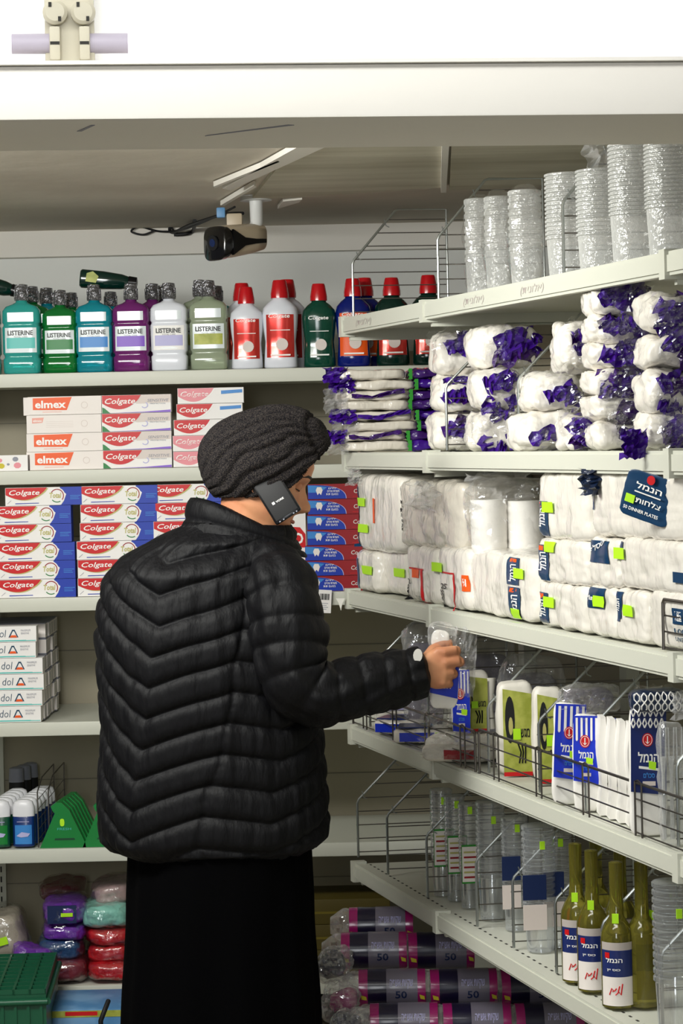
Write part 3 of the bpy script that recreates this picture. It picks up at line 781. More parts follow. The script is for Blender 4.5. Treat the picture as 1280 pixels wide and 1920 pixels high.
def head_pt(u, a):
    f0, bk, wd = interp(FR, u), interp(BK, u), interp(WD, u)
    ca, sa = cos(a), sin(a)
    e = 0.88
    l = wd*math.copysign(abs(sa)**e, sa)
    if ca > 0:
        f = f0*abs(ca)**0.86
        wn = 0.010+0.010*exp(-((u+0.028)/0.012)**2)
        f += interp(NO, u)*exp(-(l/wn)**2)
        f += 0.006*exp(-((u+0.064)/0.006)**2-(l/0.022)**2)+0.007*exp(-((u+0.052)/0.006)**2-(l/0.020)**2)
        f -= 0.010*exp(-((u-0.016)/0.013)**2-((abs(l)-0.032)/0.016)**2)
        f += 0.004*exp(-((u-0.034)/0.010)**2-((abs(l)-0.030)/0.020)**2)
        f += 0.004*exp(-((u+0.015)/0.018)**2-((abs(l)-0.045)/0.016)**2)
    else:
        f = -bk*abs(ca)**0.9
    return f, l, u
TILT = radians(20); YAW = radians(7)
HO = Pp(493, 905)                             # centre of the head
def head_xf(f, l, u):
    # f forward (to the picture's right), l toward the camera (her right), u up
    ft = f*cos(TILT)+u*sin(TILT); ut = -f*sin(TILT)+u*cos(TILT)
    x = ft*cos(YAW)+l*sin(YAW); y = ft*sin(YAW)-l*cos(YAW)
    return HO+Vector((x, y, ut))
body = MB()
rings = []
for i in range(72):
    u = -0.1219+0.2498*i/71
    rings.append([head_xf(*head_pt(u, 2*pi*k/96)) for k in range(96)])
body.loft(rings, 'skin')
# ears
for s in (1, -1):
    body.tube([head_xf(-0.012+0.016*sin(t*pi/5)*1.0, s*0.072, 0.028*cos(t*pi/5)) for t in range(10)], 0.006, 'skin', 8, True)
# neck
body.tube([head_xf(-0.02, 0, -0.03), Pp(462, 985, 0.0), Pp(440, 1040, 0.02)], [0.058, 0.058, 0.066], 'skin', 24)
# torso, hips and legs (under the clothes)
body.sup([(Pp(0, 1040).z, 0.07, 0.07, 2), (Pp(0, 1070).z, 0.15, 0.08, 2.2), (Pp(0, 1150).z, 0.17, 0.11, 2.2), (Pp(0, 1350).z, 0.15, 0.11, 2.2), (Pp(0, 1480).z, 0.165, 0.13, 2.2), (Pp(0, 1600).z, 0.16, 0.13, 2.2)], 'skin', 40, (0, 0.03))
for s in (-1, 1):
    body.tube([(s*0.075, 0.03+s*0.01, 0.80), (s*0.08, 0.02, 0.45), (s*0.08, 0.05, 0.09), (s*0.08, 0.05, 0.06)], [0.085, 0.055, 0.036, 0.036], 'skin', 20)
# right arm (toward the shelf) and its hand
SH, EL, WR = Pp(532, 1085, -0.08), Pp(560, 1290, -0.11), Pp(792, 1257, -0.040)
body.tube([Pp(470, 1075, 0.0), SH, EL], [0.05, 0.048, 0.040], 'skin', 18)
body.tube([EL, Pp(680, 1282, -0.075), WR], [0.041, 0.036, 0.026], 'skin', 18)
def chain(pts, rs): body.tube(pts, rs, 'skin', 12)
# palm: a slab seen from its back
pm = []
for i in range(9):
    t = i/8
    c = Pp(790+46*t, 1256-4*t, -0.042+0.006*t)
    hw = 0.026+0.017*sin(pi/2*min(1, t*1.5)); th = 0.019-0.003*t
    pm.append([c+Vector((0, -th*math.copysign(abs(sin(2*pi*k/20))**0.8, sin(2*pi*k/20)), hw*math.copysign(abs(cos(2*pi*k/20))**0.8, cos(2*pi*k/20)))) for k in range(20)])
body.loft(pm, 'skin')
for pxk, py, pxp, pyp, pxt, r in ((832, 1222, 855, 1219, 838, 0.0098), (834, 1242, 861, 1240, 842, 0.0104), (832, 1262, 849, 1262, 836, 0.0098), (829, 1279, 841, 1281, 830, 0.0086)):
    a = Pp(pxk-14, py, -0.042); k = Pp(pxk, py, -0.044); p = Pp(pxp, pyp, -0.034); d = Pp(pxp+1, pyp+3, -0.008); t = Pp(pxt, pyp+5, 0.006)
    chain([a, k, p], [r*1.05, r*1.12, r*1.02]); chain([p, (p+d)/2+Vector((0.001, 0, 0)), d], [r*1.02, r*0.95, r*0.95]); chain([d, (d+t)/2+Vector((0, 0.002, 0)), t], [r*0.95, r*0.88, r*0.72])
chain([Pp(800, 1236, -0.030), Pp(812, 1218, -0.006), Pp(832, 1208, 0.004), Pp(848, 1206, 0.006)], [0.014, 0.012, 0.0105, 0.0085])
# left arm, bent in front of the body, hand relaxed
LS, LE, LW = Pp(285, 1100, 0.11), Pp(345, 1290, 0.20), Pp(500, 1330, 0.24)
body.tube([Pp(400, 1075, 0.05), LS, LE], [0.05, 0.048, 0.040], 'skin', 18)
body.tube([LE, LW], [0.041, 0.026], 'skin', 18)
body.tube([LW, LW+Vector((0.05, 0.005, 0)), LW+Vector((0.085, 0.01, 0.0))], [0.026, 0.034, 0.030], 'skin', 16)
for k in range(4):
    o = LW+Vector((0.085, 0.01, 0.027-k*0.018)); L = (0.055, 0.062, 0.058, 0.045)[k]
    chain([o-Vector((0.02, 0, 0)), o+Vector((L*0.5, -0.004, 0)), o+Vector((L*0.85, -0.016, 0)), o+Vector((L, -0.034, 0))], [0.009, 0.0085, 0.008, 0.0065])
o = LW+Vector((0.03, -0.02, 0.025)); chain([o, o+Vector((0.03, -0.018, 0.012)), o+Vector((0.055, -0.022, 0.010))], [0.012, 0.010, 0.0075])
tmp = body.build('body_raw')
md = tmp.modifiers.new('r', 'REMESH'); md.mode = 'VOXEL'; md.voxel_size = 0.0032; md.use_smooth_shade = True
ms = tmp.modifiers.new('s', 'SMOOTH'); ms.factor = 0.5; ms.iterations = 2
dg = bpy.context.evaluated_depsgraph_get(); dg.update()
me = bpy.data.meshes.new_from_object(tmp.evaluated_get(dg)); me.name = 'body'
bpy.data.objects.remove(tmp)
if not me.materials: me.materials.append(M['skin'])
me.polygons.foreach_set('use_smooth', [True]*len(me.polygons))
place('body', me, person)

# small features of the face
def facepatch(pts, r, m, name):
    b = MB(); b.tube([head_xf(*p) for p in pts], r, m, 8); b.build(name, person)
for s in (1, -1):
    b = MB()
    bm = bmesh.new(); bmesh.ops.create_uvsphere(bm, u_segments=20, v_segments=12, radius=0.0118)
    c = head_xf(0.0655, s*0.031, 0.015)
    b.add([v.co+c for v in bm.verts], [[v.index for v in f.verts] for f in bm.faces], 'skin'); bm.free()
    b.build('eyelid', person)
    facepatch([(0.0735, s*(0.019+0.006*k), 0.0085-0.0015*sin(k*pi/4)) if k < 4 else (0.064, s*0.045, 0.009) for k in range(5)], [0.0008, 0.0014, 0.0017, 0.0014, 0.001], 'hair_dark', 'eyelashes')
    facepatch([(0.089, s*0.014, 0.036), (0.0885, s*0.026, 0.040), (0.081, s*0.040, 0.041), (0.070, s*0.052, 0.036)], [0.0020, 0.0032, 0.0030, 0.0012], 'hair_dark', 'eyebrow')
facepatch([(0.074, -0.020, -0.058), (0.0835, -0.010, -0.0575), (0.0855, 0.0, -0.058), (0.0835, 0.010, -0.0575), (0.074, 0.020, -0.058)], [0.001, 0.0036, 0.0044, 0.0036, 0.001], 'lip', 'lips')

# turban ----------------------------------------------------------------
TC = Pp(492, 855)
def turban():
    b = MB(); NU, NV = 220, 150
    K = Vector((0.97, -0.25, 0.12)).normalized()       # the knot, front and up
    e1 = K.orthogonal().normalized(); e2 = K.cross(e1)
    vs = []; fs = []
    TT = radians(-13)
    for i in range(NV+1):
        ph = pi*i/NV*0.985
        for j in range(NU):
            th = 2*pi*j/NU
            d = Vector((sin(ph)*cos(th), sin(ph)*sin(th), cos(ph)))
            a = 0.136 if d.x < 0 else 0.132
            p = Vector((a*math.copysign(abs(d.x)**0.86, d.x), 0.098*math.copysign(abs(d.y)**0.9, d.y), (0.094 if d.z > 0 else 0.100)*math.copysign(abs(d.z)**0.84, d.z)))
            q = d.angle(K) if d.length > 0 else 0
            az = math.atan2(d.dot(e2), d.dot(e1))
            w = min(1, q/0.5)*max(0.0, 1-(q/2.9)**3)
            az2 = az+0.35*sin(q*1.6)
            r = abs(sin(az2*11+1.2*noise.noise(d*2.0)))**0.6*0.0105*w+abs(sin(az2*23+2+noise.noise(d*3)*2))*0.0028*w
            r += 0.016*exp(-(q/0.36)**2)-0.009*exp(-((q-0.42)/0.09)**2)
            n = d.copy(); p = p+n*(r-0.003)
            x = p.x*cos(TT)+p.z*sin(TT); z = -p.x*sin(TT)+p.z*cos(TT)
            # hem rises over the brow in front
            vs.append(Vector((x, p.y, z)))
    for i in range(NV):
        for j in range(NU):
            fs.append((i*NU+j, (i+1)*NU+j, (i+1)*NU+(j+1) % NU, i*NU+(j+1) % NU))
    # cut away below the hem line
    keep = []
    for f in fs:
        c = sum((vs[k] for k in f), Vector())/4
        hem = -0.084 if c.x < 0.01 else (-0.084+(c.x-0.01)*0.36 if c.x < 0.06 else -0.066+(c.x-0.06)*1.05)
        if c.z > hem: keep.append(f)
    b.add([v+TC for v in vs], keep, 'turban_knit')
    return b
tb = turban(); ob = tb.build('turban', person, angle=180)
sm = ob.modifiers.new('thick', 'SOLIDIFY'); sm.thickness = 0.010; sm.offset = -1
# jacket ----------------------------------------------------------------
LR = [(985, 335, 545), (1000, 300, 556), (1020, 262, 560), (1040, 228, 564), (1060, 206, 567), (1085, 192, 570), (1120, 184, 574), (1180, 178, 580), (1250, 181, 588), (1310, 186, 596), (1360, 190, 606), (1420, 186, 610), (1480, 182, 614), (1540, 184, 618), (1570, 190, 614), (1590, 212, 596), (1600, 232, 586)]
def lr(py):
    if py <= LR[0][0]: return LR[0][1:]
    for (a, l0, r0), (b_, l1, r1) in zip(LR, LR[1:]):
        if py <= b_:
            t = (py-a)/(b_-a); return l0+(l1-l0)*t, r0+(r1-r0)*t
    return LR[-1][1:]
def depth_half(py):
    return interp([(985, 0.085), (1020, 0.115), (1080, 0.150), (1200, 0.168), (1400, 0.165), (1560, 0.172), (1600, 0.160)], py)
b = MB(); NR, NA = 240, 300
vs = []; fs = []
SPC = 0.0625
for i in range(NR+1):
    py = 985+(1600-985)*i/NR
    l, r = lr(py); cx = (l+r)/2; hw = (r-l)/2/S_P; hd = depth_half(py)
    c = Pp(cx, py, 0.02)
    spine = radians(interp([(985, 250), (1042, 249), (1155, 252), (1270, 244), (1380, 236.5), (1494, 230.7), (1600, 227)], py))
    yv = (1600-py)/S_P
    for k in range(NA):
        a = 2*pi*k/NA
        ca, sa = cos(a), sin(a)
        e = 0.86
        x = hw*math.copysign(abs(ca)**e, ca); y = hd*math.copysign(abs(sa)**e, sa)
        da = (a-spine+pi) % (2*pi)-pi
        arc = da*(hw+hd)/2
        if arc > 0: g = 0.40*min(arc, 0.135)
        else: g = 0.60*min(-arc, 0.20)
        if arc > 0.135: g -= 0.18*(min(arc, 0.245)-0.135)
        if arc > 0.245: g += 0.30*(arc-0.245)
        v = (yv-g-0.010*min(1, abs(arc)/0.02)*0)/SPC+0.25
        fr = v-math.floor(v)
        q = (1-abs(2*fr-1)**3.2)
        puff = 0.0105*q-0.003
        if abs(arc-0.135) < 0.006 and py > 1100: puff -= 0.006*(1-abs(arc-0.135)/0.006)
        n3 = noise.noise(Vector((a*9, yv*4, 3.0)))*0.004+noise.noise(Vector((a*34, yv*12, 8.0)))*0.0022*q
        if py < 1045: puff *= 0.55+0.45*(py-985)/60
        if py > 1585: puff = 0.0-0.012*(py-1585)/15
        n2 = Vector((ca, sa, 0))
        vs.append(Vector((c.x+x, c.y+y, c.z))+n2*(puff-0.006+n3))
for i in range(NR):
    for k in range(NA): fs.append(((i+1)*NA+k, (i+1)*NA+(k+1) % NA, i*NA+(k+1) % NA, i*NA+k))
b.add(vs, fs, 'jacket_black')
# shoulders close over to the neck
top = vs[:NA]; cen = Pp(455, 975, 0.01); rings = [top]
ja = person
for s in (0.85, 0.6):
    pass
tor = b.build('jacket', person, angle=180)
# collar: a stand-up ring, high at the nape and open in front
b = MB(); rg = []
def collar_ring(t):
    out = []
    for k in range(72):
        a = 2*pi*k/72
        # a = 0 front (picture right)
        fx = (1+cos(a))/2
        top = Pp(455, 950, 0.012); 
        px = 455+ (107-8*t)*cos(a) if cos(a) > 0 else 455+(98-0*t)*cos(a)
        pyt = 933+84*(fx**1.35)
        pyb = 1012+34*fx
        py = pyb+(pyt-pyb)*t
        yy = 0.015-(0.092-0.012*t)*sin(a)
        out.append(Pp(px-(6 if cos(a) < 0 else -4)*(1-t)*abs(cos(a))*3, py, yy))
    return out
prof = [0, 0.08, 0.2, 0.32, 0.42, 0.5, 0.58, 0.7, 0.82, 0.92, 1.0]
rg = []
ctr = Pp(458, 985, 0.012)
for t in prof:
    r = collar_ring(t)
    pu = 0.006*abs(sin(t*pi*2))**0.6
    rg.append([p+(Vector((p.x-ctr.x, p.y-ctr.y, 0)).normalized()*pu) for p in r])
for t in (1.0, 0.8, 0.5, 0.1):
    r = collar_ring(t); rg.append([p-(Vector((p.x-ctr.x, p.y-ctr.y, 0)).normalized()*0.012) for p in r])
b.loft(rg, 'jacket_black', False); b.build('collar', person, angle=180)
# yoke between the collar and the top of the quilting
b = MB(); rg = []
lo = vs[:NA]
def ringres(r, n):
    m = len(r); return [r[int(k*m/n) % m] for k in range(n)]
cb = []
for k in range(NA):
    a = 2*pi*k/NA
    fx = (1+cos(a))/2
    cb.append(Pp(455+100*cos(a), 1000+30*fx, 0.015+0.088*sin(a)))
for t in (0, 0.35, 0.7, 1.0):
    rg.append([lo[k].lerp(cb[k], t)+Vector((0, 0, 0.018*sin(pi*t))) for k in range(NA)])
b.loft(rg, 'jacket_black', False); b.build('yoke', person, angle=180)

def sleeve(path, rad, name, spc=0.052, seed=1):
    b = MB(); pts = []; rs = []
    n = 150; P = [Vector(p) for p in path]
    cum = [0]
    for p, q in zip(P, P[1:]): cum.append(cum[-1]+(q-p).length)
    def at(s):
        s = min(max(s, 0), cum[-1]-1e-6)
        for i in range(len(P)-1):
            if s <= cum[i+1]:
                t = (s-cum[i])/(cum[i+1]-cum[i])
                p0 = P[max(0, i-1)]; p1 = P[i]; p2 = P[i+1]; p3 = P[min(len(P)-1, i+2)]
                return (0.5*((2*p1)+(-p0+p2)*t+(2*p0-5*p1+4*p2-p3)*t*t+(-p0+3*p1-3*p2+p3)*t**3)), rad[i]+(rad[i+1]-rad[i])*t
    N = 96; vs = []; fs = []; up = Vector((0, -1, 0))
    for i in range(n+1):
        s = cum[-1]*i/n; p, r = at(s); p2, _ = at(s+0.004); p1, _ = at(s-0.004)
        d = (p2-p1).normalized(); a = (up-d*up.dot(d)).normalized(); up = a; c = d.cross(a)
        for k in range(N):
            th = 2*pi*k/N
            v = (s+0.012*cos(th))/spc; fr = v-math.floor(v); q = 1-abs(2*fr-1)**3
            w = noise.noise(Vector((s*30, th*3+seed, 2)))*0.003+noise.noise(Vector((s*14, cos(th)*2+seed, sin(th)*2)))*0.008
            rr = r+0.006*q-0.003+w
            if i > n-4: rr -= 0.004*(i-n+4)
            vs.append(p+(a*cos(th)+c*sin(th))*rr)
    for i in range(n):
        for k in range(N): fs.append((i*N+k, i*N+(k+1) % N, (i+1)*N+(k+1) % N, (i+1)*N+k))
    fs.append(list(range(N-1, -1, -1))); fs.append(list(range(n*N, (n+1)*N)))
    b.add(vs, fs, 'jacket_black'); return b.build(name, person, angle=180)
sleeve([Pp(500, 1048, -0.035), Pp(525, 1105, -0.085), Pp(538, 1190, -0.105), Pp(552, 1268, -0.115), Pp(600, 1301, -0.108), Pp(690, 1284, -0.075), Pp(765, 1266, -0.050), Pp(800, 1258, -0.042)],
       [0.050, 0.078, 0.080, 0.073, 0.068, 0.061, 0.054, 0.046], 'sleeve')
sleeve([Pp(300, 1070, 0.06), Pp(278, 1120, 0.11), Pp(300, 1210, 0.16), Pp(345, 1285, 0.20), Pp(400, 1305, 0.22), Pp(500, 1330, 0.24)], [0.05, 0.075, 0.074, 0.070, 0.062, 0.046], 'sleeve', seed=5)
# worn hole on the cuff showing pale lining
b = MB(); c = Pp(783, 1229, -0.088)
n = 14
b.add([c+Vector((0.013*cos(2*pi*k/n)*0.62+0.005*sin(2*pi*k/n), -0.002+0.012*sin(2*pi*k/n)*0.0-0.0*k, 0.012*sin(2*pi*k/n)-0.006*cos(2*pi*k/n))) for k in range(n)]
      +[c+Vector((0.013*cos(2*pi*k/n)*0.62+0.005*sin(2*pi*k/n), 0.006, 0.012*sin(2*pi*k/n)-0.006*cos(2*pi*k/n))) for k in range(n)],
      [list(range(n)), list(range(2*n-1, n-1, -1))]+[(k, k+n, (k+1) % n+n, (k+1) % n) for k in range(n)], 'cloth_lining')
o = b.build('cuff_lining', person); o['label'] = 'pale lining showing through a hole in the cuff'
# skirt
b = MB(); rings = []
for i in range(60):
    t = i/59; z = Pp(0, 1575).z*(1-t)+0.16*t
    py = HY+(CZ-z)*S_P
    l = interp([(1570, 240), (1700, 236), (1920, 226), (2100, 214)], py); r = interp([(1570, 582), (1700, 586), (1920, 598), (2100, 606)], py)
    c = Pp((l+r)/2, py, 0.02); hw = (r-l)/2/S_P
    rings.append([Vector((c.x+(hw+0.006*t*sin(9*a+1)+0.004*sin(17*a))*cos(a), c.y+(0.155+0.03*t+0.010*t*sin(9*a))*sin(a), z)) for a in [2*pi*k/120 for k in range(120)]])
b.loft(rings, 'skirt_black'); b.build('skirt', person, angle=180)
for s in (-1, 1):
    b = MB(); c = (s*0.08+0.04, 0.05)
    b.sup([(0.0, 0.12, 0.045, 2.6), (0.02, 0.125, 0.048, 2.6), (0.05, 0.11, 0.044, 2.4), (0.085, 0.055, 0.040, 2.2), (0.13, 0.045, 0.042, 2.2)], 'shoe_black', 32, c)
    b.build('shoe', person)

# phone tucked under the turban's edge -------------------------------------------
b = MB(); b.box(-0.0305, -0.006, -0.050, 0.0305, 0.006, 0.050, 'black_plastic', 0.004)
ph = b.build('mobile_phone', None, Pp(518, 932, -0.089)+PI_, (Matrix.Rotation(radians(-31), 3, 'Y') @ Matrix.Rotation(radians(-10), 3, 'X')).to_euler()[:])
tag(ph, 'black mobile phone tucked under the edge of the dark turban at the cheek', 'phone')
b = MB(); b.box(-0.026, -0.0075, -0.044, 0.026, -0.0055, 0.045, 'black_matte', 0.001); b.build('back_cover', ph)
b = MB(); b.text('VORE', -0.006, -0.012, 0.018, 0.0042, -0.0080, 'ink_white', 0, 0.02); b.box(-0.0145, -0.0081, -0.012, -0.009, -0.0079, -0.0065, 'ink_white')
b.build('lettering', ph)
b = MB()
for x in (-0.020, -0.011, 0.020, 0.013): b.box(x-0.0014, -0.0066, -0.0492, x+0.0014, -0.0056, -0.0470, 'ink_grey')
b.build('charging_contacts', ph)
# ------------------------------------------------------------------ goods on the right-hand unit
mat('bag_white', '#ebe6dc', 0.38, coat=1.0, bump=(26, 0.8, 0.008, (1, 1, 0.5)))
mat('bag_white_warm', '#ddd6c9', 0.4, coat=1.0, bump=(26, 0.9, 0.008, (1, 1, 0.6)))
mat('foam_white', '#f1eee8', 0.6)
mat('purple_film', '#3c1284', 0.25, coat=0.5, bump=(30, 0.4, 0.005))
mat('purple_dark', '#3a1566', 0.25, coat=0.6, bump=(45, 0.6, 0.005))
mat('navy_film', '#16243f', 0.25, coat=0.6, bump=(45, 0.5, 0.005))
mat('label_navy', '#123a5e', 0.3, coat=0.3)
mat('label_green', '#2f8f2e', 0.4)
mat('magenta_film', '#a01468', 0.25, coat=0.5)
mat('roll_navy', '#171231', 0.3, coat=0.4)
mat('roll_grey', '#76707f', 0.3, coat=0.4)
mat('cup_frost', '#e4e6e4', 0.25, trans=0.35, alpha=0.80)
mat('tray_white', '#e2ddd2', 0.45)
mat('gold_liquid', '#a39b3c', 0.08, trans=0.8, coat=0.3)
film('clear_film', '#ffffff', 0.06, edge=0.35)
film('clear_film_dense', '#f0f0f0', 0.22, milky=0.45)
film('cup_clear', '#e8ecf0', 0.30, 0.10, (14, 0.4, 0.006), milky=0.25, edge=0.5)
film('cup_frosted', '#e2e3e0', 0.36, 0.25, (90, 0.9, 0.006), milky=0.8)

def pillow(w, d, h, e=5, lump=0.006, seed=0, n=14, m='bag_white', freq=1.0, sag=0.0):
    """rounded, lumpy bag standing on z = 0, centred in x, front at y = 0"""
    bm = bmesh.new(); bmesh.ops.create_cube(bm, size=2)
    bmesh.ops.subdivide_edges(bm, edges=bm.edges[:], cuts=n, use_grid_fill=True)
    for v in bm.verts:
        p = v.co; k = (abs(p.x)**e+abs(p.y)**e+abs(p.z)**e)**(1/e)
        q = p/k
        s = Vector((q.x*w/2, q.y*d/2, q.z*h/2))
        nn = q.normalized()
        g = noise.noise(Vector((s.x*22*freq+seed*7.1, s.y*22*freq, s.z*22*freq+seed)))
        g2 = abs(noise.noise(Vector((s.x*55*freq+seed*3, s.y*55*freq+5, s.z*55*freq))))
        v.co = s+nn*(g*lump-g2*lump*0.8)
        v.co.y += d/2; v.co.z += h/2
        if sag: v.co.z -= sag*(v.co.x/w)**2
    vs = [v.co.copy() for v in bm.verts]; fs = [[v.index for v in f.verts] for f in bm.faces]
    bm.free()
    b = MB(); b.add(vs, fs, m)
    return b, BVHTree.FromPolygons(vs, fs)
def hit(bvh, x, z, off=0.0018):
    r = bvh.ray_cast(Vector((x, -1, z)), Vector((0, 1, 0)))
    return Vector((x, (r[0].y if r[0] is not None else 0.0)-off, z)), r[0] is not None
def decal(b, bvh, quad, m, off=0.0018, n=8):
    """quad: four (x, z) corners, laid over the front of the bag"""
    a, c, d, e = [Vector(q) for q in quad]; vs = []; fs = []
    for j in range(n+1):
        for i in range(n+1):
            u, v = i/n, j/n
            p = (a*(1-u)+c*u)*(1-v)+(e*(1-u)+d*u)*v
            vs.append(hit(bvh, p.x, p.y, off)[0])
    for j in range(n):
        for i in range(n): k = j*(n+1)+i; fs.append((k, k+1, k+n+2, k+n+1))
    b.add(vs, fs, m)
def dtext(b, bvh, s, x, z, w, h, m, off=0.003, rot=0, bold=0.02, mirror=False):
    vs, fs = text_geo(s, 0, bold); ca, sa = cos(radians(rot)), sin(radians(rot)); out = []
    for u, v in vs:
        if mirror: u = 1-u
        p, q = u*w, v*h; out.append(hit(bvh, x+p*ca-q*sa, z+p*sa+q*ca, off)[0])
    b.add(out, fs, m)
def rect(x, z, w, h): return [(x, z), (x+w, z), (x+w, z+h), (x, z+h)]
def crumple(w, h, amp, seed, m, n=10, ragged=0.25, fold=1.0):
    """crumpled sheet of film in the x-z plane, centred"""
    r = random.Random(seed); vs = []; fs = []
    for j in range(n+1):
        for i in range(n+1):
            u, v = i/n-0.5, j/n-0.5
            k = 1.0-ragged*abs(noise.noise(Vector((u*5+seed, v*5, seed*2.0))))*2
            x = u*w*k; z = v*h*(1-ragged*abs(noise.noise(Vector((u*4, v*4+seed, 9.0))))*2)
            y = amp*(noise.noise(Vector((u*5*fold+seed*3.3, v*5*fold, 1)))*1.8+r.uniform(-0.16, 0.16))
            vs.append((x, y, z))
    for j in range(n):
        for i in range(n):
            k = j*(n+1)+i; fs.append((k, k+1, k+n+2)); fs.append((k, k+n+2, k+n+1))
    b = MB(); b.add(vs, fs, m); return b
def ribbon(b, pts, w, m, seed, amp=0.006):
    """crumpled strip following a line of (x, y, z) points"""
    r = random.Random(seed); vs = []; fs = []
    P = [Vector(p) for p in pts]; fine = []
    for p, q in zip(P, P[1:]):
        for k in range(4): fine.append(p.lerp(q, k/4))
    fine.append(P[-1])
    for i, p in enumerate(fine):
        d = (fine[min(i+1, len(fine)-1)]-fine[max(0, i-1)]).normalized()
        a = Vector((-d.z, 0, d.x)); ww = w*(0.7+0.6*r.random())
        for t in (-0.5, -0.15, 0.2, 0.5):
            vs.append(p+a*ww*t+Vector((0, r.uniform(-amp, amp), 0)))
    for i in range(len(fine)-1):
        for k in range(3):
            q = i*4+k; fs.append((q, q+1, q+5)); fs.append((q, q+5, q+4))
    b.add(vs, fs, m)
def zat(px, py, t):
    Y = R(t, 0).y; return W(px, py, Y).z
AX = math.atan2(DD.y, DD.x)                     # local x runs along the shelf toward the camera
def sticker(b, bvh, x, z, s=0.011):
    decal(b, bvh, rect(x-s, z-s*0.9, 2*s, 1.8*s), 'sticker', 0.0035, 2)

# ---- dividers -------------------------------------------------------------------
def divider_mesh(post, ct, top, dep, nw=8):
    b = MB(); r = 0.0030
    out = [(0, 0.0), (0, post-0.006), (0.004, post+0.004), (ct-0.004, top-0.003), (ct+0.004, top), (dep, top), (dep, 0.0)]
    b.tube([(x, 0, z) for x, z in out], r, 'wire', 8)
    for k in range(nw):
        z = 0.012+(top-0.02)*k/(nw-0.5)
        x0 = 0 if z <= post else ct*(z-post)/(top-post)
        b.tube([(x0-0.003, 0.0035, z), (dep+0.003, 0.0035, z)], 0.0013, 'wire_dark', 6)
    for k in (3, 5):
        z = post+0.012+0.04*(k-3); x0 = ct*(z-post)/(top-post)
        b.tube([(x0, -0.002, z+0.012), (x0+0.004, -0.002, z-0.004), (x0+0.012, -0.002, z-0.008)], 0.0013, 'wire', 6)
    return b.mesh('wire_divider')
dm1 = divider_mesh(0.135, 0.112, 0.262, 0.236); dm2 = divider_mesh(0.14, 0.135, 0.272, 0.34)
DIV = [(RZ[0], dm1, [(658, 590, 'left end of the top shelf'), (817, 552, 'beside the joint of the top shelf'), (1051, 505, 'between the two frosted cup stacks on the top shelf')]),
       (RZ[1], dm2, [(833, 842, 'left of the purple-flecked packs on the second shelf'), (968, 843, 'in front of the middle purple-flecked packs, second shelf')]),
       (RZ[2], dm2, [(853, 1140, 'beside the big clear-wrapped bag on the third shelf'), (1095, 1200, 'half buried between white bags on the third shelf'), (1203, 1215, 'standing clear at the right end of the third shelf')]),
       (RZ[3], dm2, [(690, 1385, 'just behind the black sleeve on the fourth shelf'), (800, 1432, 'behind the held package on the fourth shelf'), (912, 1468, 'in front of the olive packs on the fourth shelf'), (1007, 1500, 'right of the olive packs on the fourth shelf'), (1093, 1535, 'among the royal-blue cutlery packs'), (1266, 1610, 'at the right edge on the fourth shelf')]),
       (RZ[4], dm2, [(668, 1640, 'first from the left on the lowest dividered shelf'), (723, 1655, 'second from the left on the lowest dividered shelf'), (797, 1695, 'left of the green-labelled cup sleeves'), (890, 1755, 'in front of the clear cup sleeves, lower shelf'), (958, 1795, 'left of the tall clear cup stack, lower shelf'), (1038, 1840, 'left of the gold bottles'), (1126, 1895, 'in front of the gold bottles'), (1236, 1930, 'at the right edge beside the last clear cups')])]
for z, dm, lst in DIV:
    for px, py, lab in lst:
        t, _ = onR(px, py, 0.024)
        o = place('wire_divider', dm, None, R(t, 0.030, z+0.0032), CA)
        tag(o, 'chrome wire divider '+lab, 'wire divider', 'wire dividers on the angled unit')

# ---- low wire fences --------------------------------------------------------------
def fence(px0, px1, zs, h, lab, py):
    t0, _ = onR(px0, py, 0.01); t1, _ = onR(px1, py+60, 0.01)
    if px1 > 1300: t1 = 2.6
    L = t1-t0
    b = MB()
    b.tube([(0, 0, 0), (0, 0, h-0.006), (0.006, 0, h), (L-0.006, 0, h), (L, 0, h-0.006), (L, 0, 0)], 0.0028, 'wire_dark', 8)
    for z in (0.004, h*0.36, h*0.68): b.tube([(0, 0.003, z), (L, 0.003, z)], 0.0016, 'wire_dark', 6)
    k = 0.10
    while k < L-0.03:
        b.tube([(k, -0.003, 0), (k, -0.003, h+0.003), (k+0.014, -0.003, h+0.006), (k+0.030, -0.003, h+0.003), (k+0.030, -0.003, 0)], 0.0018, 'wire_dark', 6)
        k += 0.25
    o = b.build('wire_fence', None, R(t0, 0.008, zs+0.0032), AX); tag(o, lab, 'wire fence', 'low wire fences')
fence(664, 893, RZ[3], 0.085, 'low wire fence along the fourth shelf below the hand', 1370)
fence(901, 1400, RZ[3], 0.092, 'long low wire fence in front of the royal-blue packs', 1460)
fence(1246, 1400, RZ[2], 0.085, 'low wire fence end at the right edge of the third shelf', 1215)

